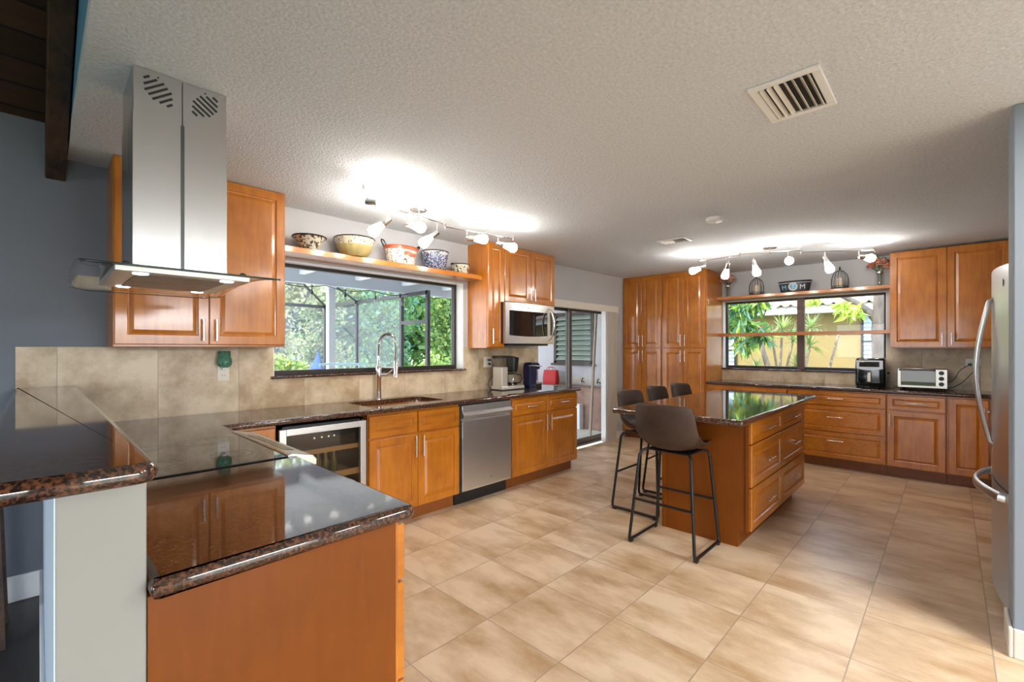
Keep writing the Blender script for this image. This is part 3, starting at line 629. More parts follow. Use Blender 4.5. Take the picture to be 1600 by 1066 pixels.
# dishwasher
root = thing('dishwasher', 'stainless dishwasher between the sink cabinet and the drawer cabinet', 'dishwasher', (2.82, 3.3, 0))
mb = MB(); mb.box((2.50, 3.05, 0.12), (3.138, 3.60, 0.88)); mb.box((2.50, 3.10, 0), (3.138, 3.60, 0.13)); mb.build('body', BLACK, root)
prof = [(3.049, 0.125), (3.020, 0.125), (3.016, 0.14), (3.013, 0.45), (3.015, 0.735), (3.030, 0.742), (3.030, 0.752), (2.990, 0.770), (2.988, 0.785), (3.012, 0.812), (3.016, 0.868), (3.049, 0.868)]
mb = MB(); mb.loft([[(2.521, y, z) for y, z in prof], [(3.123, y, z) for y, z in prof]]); o = mb.build('door', STEELH, root, bevel=0.0015)
mb = MB(); mb.lathe([(0.014, 0), (0.014, 0.002)], (2.86, 3.015, 0.20), 20, sy=0.55, M=Matrix.Rotation(PI / 2, 3, 'X')); mb.build('badge', CHROME, o, smooth=True)

# microwave
root = thing('microwave', 'stainless over the counter microwave hung below the short wall cabinet', 'microwave', (3.69, 3.45, 1.40))
mb = MB(); mb.box((3.292, 3.29, 1.412), (4.085, YA - 0.012, 1.840)); mb.build('body', BLACK, root, bevel=0.003)
mb = MB(); mb.box((3.36, 3.30, 1.392), (4.02, 3.60, 1.412)); mb.build('vent_base', BLACK, root)
def bow(x, z0, z1, y): pass
rings = []
for i in range(13):
    x = 3.292 + 0.793 * i / 12; y = 3.238 + 0.022 * ((i - 6) / 6) ** 2
    rings.append([(x, 3.289, 1.412), (x, y, 1.414), (x, y - 0.003, 1.60), (x, y, 1.838), (x, 3.289, 1.840)])
mb = MB(); mb.loft(rings); door = mb.build('door', STEELH, root, smooth=True, angle=30)
mb = MB(); rings = []
for i in range(13):
    x = 3.345 + 0.60 * i / 12; y = 3.2335 + 0.022 * ((x - 3.6885) / 0.3965) ** 2; b = 0.012 * (1 - ((i - 6) / 6) ** 2)
    rings.append([(x, y + 0.02, 1.50 - b), (x, y, 1.50 - b), (x, y, 1.755), (x, y + 0.02, 1.755)])
mb.loft(rings); mb.build('door_window', DGLASS, door, smooth=True, angle=30)
mb = MB(); mb.loft([[(x, 3.2315 + 0.022 * ((x - 3.6885) / 0.3965) ** 2 + o, z) for o, z in ((0, 1.51), (0, 1.77), (0.02, 1.77), (0.02, 1.51))] for x in (4.005, 4.03, 4.055, 4.078)]); mb.build('control_panel', DGLASS, root)
mb = MB(); mb.tube([(3.965, 3.245, 1.455), (3.965, 3.215, 1.47)] + [(3.965, 3.195 - 0.03 * math.sin(PI * k / 10), 1.49 + 0.27 * k / 10) for k in range(11)] + [(3.965, 3.215, 1.785), (3.965, 3.245, 1.80)], 0.011, 10); mb.build('handle', CHROME, door, smooth=True)
mb = MB(); mb.lathe([(0.017, 0), (0.017, 0.002)], (3.62, 3.237, 1.80), 20, M=Matrix.Rotation(PI / 2, 3, 'X')); mb.build('badge', CHROME, door, smooth=True)

# refrigerator
root = thing('refrigerator', 'stainless french door refrigerator with curved handles at the right edge of the room', 'refrigerator', (3.75, -0.55, 0))
mb = MB(); mb.box((3.305, -0.93, 0.03), (4.205, -0.272, 1.765)); mb.build('body', mat('grey_side', (0.20, 0.20, 0.21), 0.5), root, bevel=0.004)
def fy(x): return -0.212 + 0.040 * (1 - ((x - 3.755) / 0.45) ** 2)
SF = mat('fridge_steel', (0.60, 0.61, 0.63), 0.33, 1.0, var=0.03, vscale=5, stretch=(60, 60, 1))
def bowed(x0, x1, z0, z1, dz=0.0):
    mb = MB(); rings = []
    for i in range(13):
        x = x0 + (x1 - x0) * i / 12; y = fy(x); zt = z1 + dz * (1 - ((x - 3.755) / 0.45) ** 2)
        rings.append([(x, -0.262, z0), (x, y, z0), (x, y, zt), (x, -0.262, zt)])
    return mb.loft(rings)
for a, b, hx in ((3.306, 3.752, 3.712), (3.758, 4.204, 3.798)):
    d = bowed(a, b, 0.652, 1.782, 0.015).build('door', SF, root, smooth=True, angle=40)
    mb = MB(); n = 16; y0 = fy(hx)
    mb.tube([(hx, y0 - 0.005, 0.83)] + [(hx, y0 + 0.012 + 0.052 * math.sin(PI * k / n), 0.84 + 0.79 * k / n) for k in range(n + 1)] + [(hx, y0 - 0.005, 1.64)], 0.015, 12, sc=(0.75, 1.1)); mb.build('handle', SF, d, smooth=True)
mb = MB(); mb.lathe([(0.019, 0), (0.019, 0.002)], (3.42, fy(3.42), 1.70), 22, M=Matrix.Rotation(-PI / 2, 3, 'X')); mb.build('badge', CHROME, root, smooth=True)
d = bowed(3.306, 4.204, 0.06, 0.640).build('freezer_drawer', SF, root, smooth=True, angle=40)
mb = MB(); n = 18; mb.tube([(3.39, fy(3.39) - 0.004, 0.60)] + [(3.39 + 0.73 * k / n, fy(3.39 + 0.73 * k / n) + 0.018 + 0.050 * math.sin(PI * k / n), 0.605) for k in range(n + 1)] + [(4.12, fy(4.12) - 0.004, 0.60)], 0.018, 12, sc=(1.4, 0.6)); mb.build('handle', SF, d, smooth=True)
mb = MB(); mb.box((3.33, -0.90, 0), (4.18, -0.29, 0.05)); mb.build('base_grille', BLACK, root)

# sink and faucet
root = thing('sink', 'undermount stainless sink bowl let into the granite below the window', 'sink', (2.07, 3.31, 0.68))
rings = []
for ins, z in ((-0.012, 0.8835), (-0.004, 0.8835), (0.004, 0.875), (0.012, 0.72), (0.03, 0.695), (0.10, 0.69)):
    rings.append([(x, y, z) for x, y in rrect(1.72 + ins, 3.115 + ins, 2.42 - ins, 3.505 - ins, 0.06)])
mb = MB(); mb.loft(rings, caps=False); mb.add(rings[-1], [tuple(range(len(rings[-1])))]); mb.build('bowl', STEELH, root, smooth=True)
mb = MB(); mb.lathe([(0.045, 0.691), (0.045, 0.694), (0.03, 0.692)], (2.07, 3.31, 0), 24); mb.build('drain', CHROME, root, smooth=True)
root = thing('faucet', 'tall spring neck pull-down faucet behind the sink', 'faucet', (2.04, 3.56, 0.924)); fx, fyy = 2.04, 3.56
mb = MB(); mb.lathe([(0.030, 0.924), (0.030, 0.930), (0.023, 0.935), (0.021, 1.10), (0.024, 1.105), (0.024, 1.19), (0.018, 1.21), (0.012, 1.22), (0.012, 1.30)], (fx, fyy, 0), 20); mb.build('faucet_body', CHROME, root, smooth=True)
D = Vector((0.045, -0.20, 0)); R_ = D.length / 2; D.normalize()
path = [Vector((fx, fyy, 1.30 + 0.085 * k / 6)) for k in range(6)]
path += [Vector((fx, fyy, 1.385)) + D * (R_ - R_ * math.cos(PI * k / 24)) + Vector((0, 0, R_ * math.sin(PI * k / 24))) for k in range(25)]
e_ = path[-1]; path += [Vector((e_.x, e_.y, 1.385 - 0.13 * k / 8)) for k in range(1, 9)]
mb = MB(); mb.tube(path, 0.0075, 10); mb.build('hose', mat('grey_hose', (0.10, 0.10, 0.11), 0.4), root, smooth=True)
def resample(p, n):
    L = [0]
    for i in range(1, len(p)): L.append(L[-1] + (p[i] - p[i - 1]).length)
    out = []; i = 0
    for k in range(n):
        t = L[-1] * k / (n - 1)
        while i < len(p) - 2 and L[i + 1] < t: i += 1
        u = (t - L[i]) / (L[i + 1] - L[i]); out.append(p[i].lerp(p[i + 1], u))
    return out
turns, per = 46, 9; Q = resample(path, turns * per); side = D.cross(Vector((0, 0, 1))); H = []
for i, p in enumerate(Q):
    t = (Q[min(i + 1, len(Q) - 1)] - Q[max(i - 1, 0)]).normalized(); b = t.cross(side).normalized(); a = 2 * PI * i / per
    H.append(p + side * 0.0125 * math.cos(a) + b * 0.0125 * math.sin(a))
mb = MB(); mb.tube(H, 0.0026, 5); mb.build('spring', CHROME, root, smooth=True)
mb = MB(); mb.lathe([(0.014, 1.262), (0.017, 1.255), (0.017, 1.15), (0.021, 1.135), (0.022, 1.122)], (e_.x, e_.y, 0), 18); mb.build('spray_head', CHROME, root, smooth=True)
r_, u_, f_ = fwd_basis(); b0 = Vector((fx, fyy, 1.135))
mb = MB(); mb.tube([b0, b0 + r_ * 0.075], 0.014, 14); mb.tube([b0 + r_ * 0.068, b0 + r_ * 0.085 + u_ * 0.01, b0 + r_ * 0.12 + u_ * 0.045], [0.009, 0.007, 0.005], 10); mb.build('lever', CHROME, root, smooth=True)
mb = MB(); mb.tube([(fx, fyy, 1.20), (e_.x, e_.y, 1.20)], 0.006, 8); mb.build('docking_arm', CHROME, root, smooth=True)

# coffee maker
root = thing('coffee_maker', 'silver and black drip coffee maker with glass carafe beside the outlet', 'coffee maker', (3.50, 3.43, 0.924))
CREAM = mat('pale_metal', (0.66, 0.62, 0.55), 0.3, 0.5)
mb = MB(); mb.box((3.335, 3.345, 0.926), (3.675, 3.515, 0.965)); mb.build('base', CREAM, root, bevel=0.006)
mb = MB(); mb.box((3.33, 3.34, 0.924), (3.68, 3.52, 0.934)); mb.build('base_plate', BLACK, root, bevel=0.002)
mb = MB(); mb.box((3.345, 3.36, 0.965), (3.43, 3.50, 1.165)); mb.build('tower', CREAM, root, bevel=0.005)
mb = MB(); mb.box((3.347, 3.362, 1.166), (3.50, 3.498, 1.262)); mb.build('water_tank', CLEAR, root, bevel=0.004)
mb = MB(); mb.box((3.34, 3.355, 1.262), (3.515, 3.505, 1.285)); mb.build('tank_lid', BLACK, root, bevel=0.006)
mb = MB(); mb.lathe([(0.050, 1.105), (0.062, 1.15), (0.070, 1.245), (0.072, 1.262), (0.03, 1.275)], (3.575, 3.43, 0), 26); mb.build('brew_basket', BLACK, root, smooth=True)
mb = MB(); mb.box((3.43, 3.40, 1.13), (3.53, 3.46, 1.165)); mb.build('outlet_arm', BLACK, root, bevel=0.004)
t = thing('carafe', 'glass coffee carafe with black handle on the drip coffee maker', 'carafe', (3.56, 3.43, 0.966))
mb = MB(); mb.lathe([(0.055, 0.966), (0.066, 0.972), (0.068, 1.04), (0.056, 1.085)], (3.56, 3.43, 0), 26, cap=False); mb.build('glass_pot', CLEAR, t, smooth=True)
mb = MB(); mb.lathe([(0.057, 1.083), (0.058, 1.094), (0.03, 1.100)], (3.56, 3.43, 0), 26); mb.build('lid', BLACK, t, smooth=True)
mb = MB(); mb.lathe([(0.052, 0.969), (0.062, 0.974), (0.064, 1.0), (0.0, 1.0)], (3.56, 3.43, 0), 22); mb.build('coffee', mat('coffee', (0.03, 0.012, 0.004), 0.1), t, smooth=True)
mb = MB(); mb.tube([(3.61, 3.405, 1.08), (3.655, 3.38, 1.075), (3.665, 3.375, 1.03), (3.645, 3.385, 0.99), (3.615, 3.40, 0.985)], 0.009, 8, sc=(1, 1.3)); mb.build('handle', BLACK, t, smooth=True)
# capsule espresso machine
root = thing('espresso_machine', 'small navy blue capsule espresso machine beside the coffee maker', 'espresso machine', (3.90, 3.42, 0.924))
NAVY = mat('navy_gloss', (0.008, 0.012, 0.055), 0.2, coat=0.5)
prof = [(3.795, 0.924), (3.795, 1.14), (3.805, 1.185), (3.83, 1.205), (3.93, 1.205), (3.965, 1.185), (3.97, 1.13), (3.915, 1.12), (3.905, 1.0), (3.905, 0.955), (3.905, 0.924)]
mb = MB(); mb.loft([[(x, 3.37, z) for x, z in prof], [(x, 3.48, z) for x, z in prof]]); mb.build('machine_body', NAVY, root, bevel=0.008, seg=3)
mb = MB(); mb.box((3.906, 3.385, 1.0), (3.945, 3.465, 1.105)); mb.build('capsule_bin', mat('grey_plastic', (0.16, 0.16, 0.18), 0.35), root, bevel=0.006)
mb = MB(); mb.box((3.905, 3.38, 0.924), (4.01, 3.47, 0.962)); mb.build('drip_tray', BLACK, root, bevel=0.005)
mb = MB(); mb.tube([(3.78, 3.375, 1.165), (3.80, 3.36, 1.17), (3.99, 3.36, 1.16)], 0.006, 8); mb.build('lever', CHROME, root, smooth=True)
mb = MB(); mb.tube([(3.955, 3.425, 1.16), (3.985, 3.425, 1.155), (3.985, 3.425, 1.125)], 0.009, 8); mb.build('spout', CHROME, root, smooth=True)
# air fryer
root = thing('air_fryer', 'black air fryer with silver band in front of the far window', 'air fryer', (6.62, 0.65, 0.924))
mb = MB(); rr = [(6.47, 0.515), (6.47, 0.790), (6.77, 0.790), (6.77, 0.515)]
rings = [[(6.62 + (x - 6.62) * s, 0.652 + (y - 0.652) * s, z) for x, y in round_poly(rr, 0.055, 6)] for s, z in ((0.92, 0.924), (0.98, 0.94), (1.0, 0.99), (0.99, 1.15), (0.965, 1.235), (0.90, 1.252))]
mb.loft(rings); mb.build('fryer_body', mat('black_gloss', (0.006, 0.010, 0.011), 0.12, coat=0.5), root, smooth=True, angle=50)
mb = MB(); n = 12
mb.loft([[(6.4725 - 0.006 + d_, 0.535 + 0.235 * k / n, z) for d_, z in ((0, 1.135 - 0.018 * math.sin(PI * k / n)), (0, 1.228), (0.02, 1.228), (0.02, 1.135 - 0.018 * math.sin(PI * k / n)))] for k in range(n + 1)]); mb.build('front_band', mat('band_steel', (0.40, 0.39, 0.38), 0.35, 0.9), root)
mb = MB(); mb.box((6.4635, 0.565, 1.155), (6.467, 0.745, 1.212)); mb.build('display', DGLASS, root, bevel=0.001)
mb = MB(); mb.box((6.440, 0.634, 0.985), (6.472, 0.672, 1.095)); mb.build('basket_handle', mat('brushed_handle', (0.60, 0.56, 0.50), 0.35, 0.7), root, bevel=0.008, seg=3)
# toaster oven
root = thing('toaster_oven', 'stainless toaster oven with glass door and three knobs beside the air fryer', 'toaster oven', (6.62, 0.22, 0.924))
mb = MB(); mb.box((6.50, 0.022, 0.945), (6.79, 0.408, 1.142)); mb.build('oven_body', BLACK, root, bevel=0.006)
mb = MB(); mb.box((6.485, 0.108, 0.945), (6.50, 0.412, 0.968)); mb.box((6.485, 0.385, 0.968), (6.50, 0.412, 1.142)); mb.box((6.485, 0.02, 0.945), (6.50, 0.108, 1.142)); mb.build('front_frame', mat('toaster_steel', (0.62, 0.58, 0.52), 0.3, 0.8), root, bevel=0.002)
mb = MB(); mb.box((6.490, 0.11, 0.97), (6.496, 0.384, 1.125)); o = mb.build('glass_door', SMOKE, root)
mb = MB(); mb.tube([(6.485, 0.118, 1.128)] + [(6.468 - 0.014 * math.sin(PI * k / 8), 0.13 + 0.255 * k / 8, 1.140 + 0.008 * math.sin(PI * k / 8)) for k in range(9)] + [(6.485, 0.395, 1.128)], 0.009, 8); mb.build('handle', CHROME, o, smooth=True)
mb = MB()
for k in range(8): mb.tube([(6.52 + k * 0.03, 0.12, 1.03), (6.52 + k * 0.03, 0.38, 1.03)], 0.002, 6)
mb.tube([(6.515, 0.12, 1.035), (6.515, 0.38, 1.035)], 0.004, 6); mb.build('rack', CHROME, root)
for z in (1.105, 1.047, 0.990):
    mb = MB(); mb.lathe([(0.022, 0), (0.020, 0.012)], (6.485, 0.065, z), 20, M=Matrix.Rotation(-PI / 2, 3, 'Y')); mb.box((6.463, 0.062, z - 0.016), (6.475, 0.068, z + 0.016)); mb.build('knob', BLACK, root, smooth=True)
for x in (6.52, 6.77):
    for y in (0.05, 0.38):
        mb = MB(); mb.lathe([(0.012, 0.924), (0.014, 0.946)], (x, y, 0), 12); mb.build('foot', BLACK, root)
# outlets
def outlet(name, label, c, N, horizontal=False, gangs=1, m=IVORY):
    """wall plate facing N with its receptacles"""
    t = thing(name, label, 'outlet', c); c = Vector(c); N = Vector(N); U = Vector((0, 0, 1)).cross(N); Z = Vector((0, 0, 1))
    if horizontal: U, Z = Z, U
    def bx(u0, u1, z0, z1, n0, n1, nm, mm, par, bev=0.0):
        mb = MB(); P = [c + U * u + Z * z + N * n for n in (n0, n1) for u, z in ((u0, z0), (u1, z0), (u1, z1), (u0, z1))]
        mb.add(P, [(0, 1, 2, 3), (4, 5, 6, 7), (0, 1, 5, 4), (1, 2, 6, 5), (2, 3, 7, 6), (3, 0, 4, 7)]); return mb.build(nm, mm, par, bevel=bev)
    W = 0.036 + 0.024 * (gangs - 1)
    bx(-W, W, -0.057, 0.057, 0, 0.005, 'plate', m, t, 0.002)
    for g in range(gangs):
        gu = (g - (gangs - 1) / 2) * 0.046
        for dz in (-0.02, 0.02):
            o = bx(gu - 0.014, gu + 0.014, dz - 0.014, dz + 0.014, 0.005, 0.007, 'receptacle', m, t, 0.003)
            mb = MB()
            for du in (-0.006, 0.006):
                P = [c + U * (gu + du + a) + Z * (dz + b) + N * n for n in (0.0065, 0.0074) for a, b in ((-0.0012, -0.003), (0.0012, -0.003), (0.0012, 0.006), (-0.0012, 0.006))]
                mb.add(P, [(0, 1, 2, 3), (4, 5, 6, 7), (0, 1, 5, 4), (1, 2, 6, 5), (2, 3, 7, 6), (3, 0, 4, 7)])
            mb.build('slot', BLACK, o)
    return t
outlet('wall_outlet', 'ivory outlet plate on the tile below the hood wall cabinet', (0.888, YA - 0.0102, 1.195), (0, -1, 0))
outlet('wall_outlet', 'ivory double outlet plate behind the coffee maker cords', (3.385, YA - 0.0102, 1.215), (0, -1, 0), gangs=2)
outlet('wall_outlet', 'white outlet plate on the tile between toaster oven and refrigerator', (XB - 0.0102, -0.175, 1.215), (-1, 0, 0), horizontal=True, m=WHITE)
t = thing('night_light', 'green mosaic plug-in lamp with two holes above the outlet under the cabinet', 'night light', (0.885, 3.59, 1.30))
GRN = mat('green_mosaic', (0.06, 0.20, 0.13), 0.3, var=0.6, vscale=70, bump=0.6, bscale=90)
mb = MB(); mb.lathe([(0.022, 1.232), (0.040, 1.245), (0.046, 1.272), (0.040, 1.298), (0.036, 1.302), (0.036, 1.342), (0.033, 1.345)], (0.885, 3.585, 0), 24); mb.build('shade', GRN, t, smooth=True, angle=60)
mb = MB()
for x in (0.868, 0.902): mb.lathe([(0.0045, 0), (0.0045, 0.003)], (x, 3.552, 1.322), 12, M=Matrix.Rotation(PI / 2, 3, 'X'))
mb.build('hole', BLACK, t)
mb = MB(); mb.box((0.872, 3.575, 1.218), (0.898, 3.616, 1.240)); mb.build('plug', WHITE, t, bevel=0.003)
def cord(label, pts, r=0.0035, name='power_cord', plug=None):
    P = [Vector(p) for p in pts]; out = []
    for i in range(len(P) - 1):
        p0, p1, p2, p3 = P[max(i - 1, 0)], P[i], P[i + 1], P[min(i + 2, len(P) - 1)]
        for k in range(8):
            t = k / 8; out.append(0.5 * ((2 * p1) + (p2 - p0) * t + (2 * p0 - 5 * p1 + 4 * p2 - p3) * t * t + (3 * p1 - p0 - 3 * p2 + p3) * t ** 3))
    out.append(P[-1]); t = thing(name, label, 'cord', P[0])
    mb = MB(); mb.tube(out, r, 7); mb.build('cable', BLACK, t, smooth=True)
    if plug: mb = MB(); mb.box(*plug); mb.build('plug', BLACK, t, bevel=0.003)
cord('black cord drooping from the upper socket to the back of the coffee maker', [(3.40, 3.60, 1.238), (3.415, 3.59, 1.23), (3.425, 3.57, 1.16), (3.43, 3.53, 1.10), (3.425, 3.503, 1.04)], plug=((3.385, 3.600, 1.226), (3.412, 3.618, 1.248)))
cord('black cord from the lower socket looping down to the counter by the coffee maker', [(3.40, 3.60, 1.195), (3.42, 3.58, 1.17), (3.40, 3.55, 1.08), (3.33, 3.54, 1.02), (3.32, 3.54, 0.96), (3.36, 3.53, 0.928)], plug=((3.385, 3.600, 1.184), (3.412, 3.618, 1.206)))
cord('upper black cord of the two running from the right outlet to the toaster oven', [(6.80, -0.145, 1.195), (6.79, -0.13, 1.18), (6.78, -0.07, 1.12), (6.78, -0.03, 1.03), (6.77, 0.021, 1.0)], plug=((6.795, -0.165, 1.180), (6.822, -0.135, 1.205)))
cord('lower black cord looping from the right outlet along the tile to the counter', [(6.80, -0.20, 1.195), (6.79, -0.20, 1.17), (6.78, -0.15, 1.08), (6.79, -0.07, 0.98), (6.815, 0.02, 0.935), (6.815, 0.2, 0.928), (6.815, 0.42, 0.928), (6.78, 0.47, 0.94)], plug=((6.795, -0.215, 1.180), (6.822, -0.185, 1.205)))

# ------------------------------------------------------------------ bowls and shelf decoration
def pattern(name, base, c2, scale, lo, hi, kind='VORONOI', rough=0.25):
    m, nt, b = base_mat(name); tc = node(nt, 'ShaderNodeTexCoord')
    if kind == 'VORONOI': n = node(nt, 'ShaderNodeTexVoronoi'); out = n.outputs['Distance']
    else: n = node(nt, 'ShaderNodeTexNoise'); n.inputs['Detail'].default_value = 4; out = n.outputs['Fac']
    n.inputs['Scale'].default_value = scale; nt.links.new(tc.outputs['Object'], n.inputs['Vector'])
    r = node(nt, 'ShaderNodeValToRGB'); r.color_ramp.elements[0].position = lo; r.color_ramp.elements[1].position = hi
    r.color_ramp.elements[0].color = (*c2, 1); r.color_ramp.elements[1].color = (*base, 1)
    nt.links.new(out, r.inputs[0]); nt.links.new(r.outputs[0], b.inputs['Base Color']); b.inputs['Roughness'].default_value = rough; b.inputs['Coat Weight'].default_value = 0.4
    return m
def bowl(label, c, prof, mats, rim, group='painted bowls on the shelf', ribs=0, sx=1, sy=1, rz=0.006, lugs=None, lugm=None):
    """prof: outer profile (r, z); mats: list of (material, first, last index)"""
    t = thing('bowl', label, 'bowl', c, group); z0 = c[2]; N = 48
    def ring(r, z):
        return [(c[0] + math.cos(2 * PI * j / N) * r * sx * (1 + (0.03 * abs(math.sin(ribs * PI * j / N)) if ribs else 0)), c[1] + math.sin(2 * PI * j / N) * r * sy * (1 + (0.03 * abs(math.sin(ribs * PI * j / N)) if ribs else 0)), z0 + z) for j in range(N)]
    for k, (m, a, b) in enumerate(mats):
        mb = MB(); rg = [ring(*p) for p in prof[a:b + 1]]
        if k == 0:
            inner = [ring(max(r - 0.008, 0.01), z + (0.008 if i == 0 else 0)) for i, (r, z) in enumerate(prof)]
            mb.loft(rg, caps=False); mb.add(rg[0], [tuple(range(N))]); mb.loft(inner, caps=False); mb.add(inner[0], [tuple(range(N))])
            mb.build('bowl_body', m, t, smooth=True, angle=60)
        else: mb.loft(rg, caps=False); mb.build('painted_band', m, t, smooth=True, angle=60)
    r, z = prof[-1]; R = [Vector(p) for p in ring(r - 0.004, z)]
    mb = MB(); mb.tube(R, rz, 8, closed=True); mb.build('rim', rim, t, smooth=True)
    if lugs:
        for s in (-1, 1):
            mb = MB(); L = lugs; xr = (r - 0.004) * sx
            mb.tube([(c[0] + s * xr, c[1] - L[1], z0 + z - 0.005), (c[0] + s * (xr + L[0] * 0.7), c[1] - L[1] * 0.9, z0 + z + L[2] * 0.8), (c[0] + s * (xr + L[0]), c[1], z0 + z + L[2]), (c[0] + s * (xr + L[0] * 0.7), c[1] + L[1] * 0.9, z0 + z + L[2] * 0.8), (c[0] + s * xr, c[1] + L[1], z0 + z - 0.005)], L[3], 8); mb.build('handle', lugm, t, smooth=True)
    return t
DK = mat('dark_glaze', (0.03, 0.025, 0.022), 0.25); CR = mat('cream_glaze', (0.62, 0.56, 0.44), 0.25)
ZS = 2.1001; YS = 3.50
P1 = pattern('brown_leaf_glaze', (0.62, 0.56, 0.44), (0.06, 0.055, 0.045), 48, 0.43, 0.49, 'NOISE')
bowl('small flared bowl with dark leaf pattern, leftmost on the shelf', (1.425, YS, ZS), [(0.055, 0), (0.060, 0.004), (0.085, 0.06), (0.105, 0.092), (0.122, 0.104)], [(P1, 0, 4)], DK)
P2 = pattern('speckled_cream_glaze', (0.64, 0.58, 0.44), (0.14, 0.12, 0.09), 85, 0.38, 0.45, 'NOISE'); YEL = mat('mustard_glaze', (0.42, 0.34, 0.14), 0.3, coat=0.3, var=0.15, vscale=12)
bowl('large ribbed bowl with mustard base and speckled cream top', (1.775, YS - 0.025, ZS), [(0.085, 0), (0.095, 0.005), (0.125, 0.055), (0.138, 0.085), (0.150, 0.120), (0.156, 0.145)], [(YEL, 0, 3), (P2, 3, 5)], DK, ribs=16)
P3 = pattern('floral_white_glaze', (0.78, 0.74, 0.66), (0.10, 0.08, 0.03), 60, 0.37, 0.43, 'NOISE'); ORG = mat('orange_red_glaze', (0.52, 0.09, 0.03), 0.3, coat=0.3)
o = bowl('white oval planter with orange red band, banner and two twig handles', (2.225, YS, ZS), [(0.115, 0), (0.125, 0.004), (0.140, 0.10), (0.150, 0.122), (0.157, 0.150)], [(P3, 0, 3), (ORG, 3, 4)], ORG, sx=1.04, sy=0.72, lugs=(0.035, 0.022, 0.045, 0.006), lugm=DK)
mb = MB(); n = 10
def pl3(a, z): r = 0.139 + 0.006 * (z - 0.08) / 0.04; return (2.225 + math.cos(a) * (r + 0.004) * 1.04, YS + math.sin(a) * (r + 0.004) * 0.72, ZS + z)
mb.add([pl3(-PI / 2 + 0.25 + (k / n - 0.5) * 0.95, z + 0.006 * math.sin(2 * PI * k / n)) for k in range(n + 1) for z in (0.072, 0.103)], [(2 * k, 2 * k + 2, 2 * k + 3, 2 * k + 1) for k in range(n)]); mb.build('banner', ORG, o)
P4 = pattern('blue_dot_glaze', (0.05, 0.07, 0.16), (0.68, 0.67, 0.64), 72, 0.30, 0.42)
MATS['blue_dot_glaze'].node_tree.nodes['Voronoi Texture'].inputs['Randomness'].default_value = 0.7
bowl('deep straight sided bowl with navy and white dot pattern', (2.59, YS, ZS), [(0.098, 0), (0.104, 0.004), (0.114, 0.07), (0.124, 0.135), (0.133, 0.165)], [(P4, 0, 3), (pattern('blue_band_glaze', (0.6, 0.6, 0.6), (0.1, 0.12, 0.2), 40, 0.45, 0.5, 'NOISE'), 3, 4)], DK)
P5 = pattern('green_leaf_glaze', (0.66, 0.62, 0.50), (0.03, 0.05, 0.03), 42, 0.40, 0.45, 'NOISE')
bowl('small low bowl with green leaves and lug handles, rightmost on the shelf', (2.90, YS, ZS), [(0.062, 0), (0.068, 0.004), (0.084, 0.05), (0.094, 0.088)], [(P5, 0, 3)], DK, lugs=(0.02, 0.018, 0.004, 0.005), lugm=DK)

XS = 6.72; ZS2 = 2.0801
def lantern(label, y, s):
    t = thing('candle_lantern', label, 'lantern', (XS, y, ZS2), 'wire candle lanterns')
    mb = MB(); mb.lathe([(0.092 * s, ZS2), (0.094 * s, ZS2 + 0.012), (0.085 * s, ZS2 + 0.016)], (XS, y, 0), 28); mb.tube([(XS + 0.085 * s * math.cos(a), y + 0.085 * s * math.sin(a), ZS2 + 0.035) for a in [2 * PI * k / 28 for k in range(28)]], 0.003, 6, closed=True); mb.build('tray', BLKM, t, smooth=True)
    mb = MB(); n = 14
    for k in range(n):
        a = 2 * PI * k / n; prof = [(0.085, 0.012), (0.092, 0.06), (0.088, 0.13), (0.070, 0.185), (0.035, 0.222), (0.0, 0.232)]
        mb.tube([(XS + math.cos(a) * r * s, y + math.sin(a) * r * s, ZS2 + z * s) for r, z in prof], 0.0022, 5)
    mb.build('wire_cage', BLKM, t)
    mb = MB(); mb.lathe([(0.006, 0.23), (0.012, 0.24), (0.006, 0.25), (0.009, 0.262), (0.002, 0.272)], (XS, y, ZS2), 12); mb.build('finial', BLKM, t, smooth=True)
    mb = MB(); mb.lathe([(0.036 * s, ZS2 + 0.016), (0.036 * s, ZS2 + 0.135 * s), (0.03 * s, ZS2 + 0.137 * s)], (XS, y, 0), 22); o = mb.build('candle', mat('ivory_wax_%d' % int(y * 100), (0.72, 0.62, 0.46), 0.5), t, smooth=True)
lantern('round wire cage lantern with ivory candle near the pantry', 1.885, 1.0)
lantern('round wire cage lantern with ivory candle near the large wall cabinet', 0.962, 0.98)
# oval tub
t = thing('metal_tub', 'oval black tub with white anchor wheel and letters between the two lanterns', 'tub', (XS, 1.435, ZS2))
mb = MB(); N = 40; prof = [(0.155, 0.0), (0.158, 0.006), (0.178, 0.10), (0.190, 0.143), (0.192, 0.145)]
def tub(r, z, a): return (XS + math.sin(a) * r * 0.42, 1.435 + math.cos(a) * r, ZS2 + z)
rg = [[tub(r, z, 2 * PI * j / N) for j in range(N)] for r, z in prof]; ri = [[tub(r - 0.006, z + 0.006 * (i == 0), 2 * PI * j / N) for j in range(N)] for i, (r, z) in enumerate(prof)]
mb.loft(rg, caps=False); mb.add(rg[0], [tuple(range(N))]); mb.loft(ri, caps=False); mb.add(ri[0], [tuple(range(N))])
mb.build('tub_body', mat('navy_black_enamel', (0.016, 0.020, 0.030), 0.3, coat=0.3), t, smooth=True, angle=60)
WP = mat('white_lettering', (0.80, 0.80, 0.80), 0.4); LB = mat('light_blue_paint', (0.20, 0.50, 0.72), 0.4)
mb = MB(); mb.tube([tub(0.186, 0.118, a) for a in [PI + 0.25 + (PI - 0.5) * k / 20 for k in range(21)]], 0.003, 6); mb.build('white_stripe', WP, t)
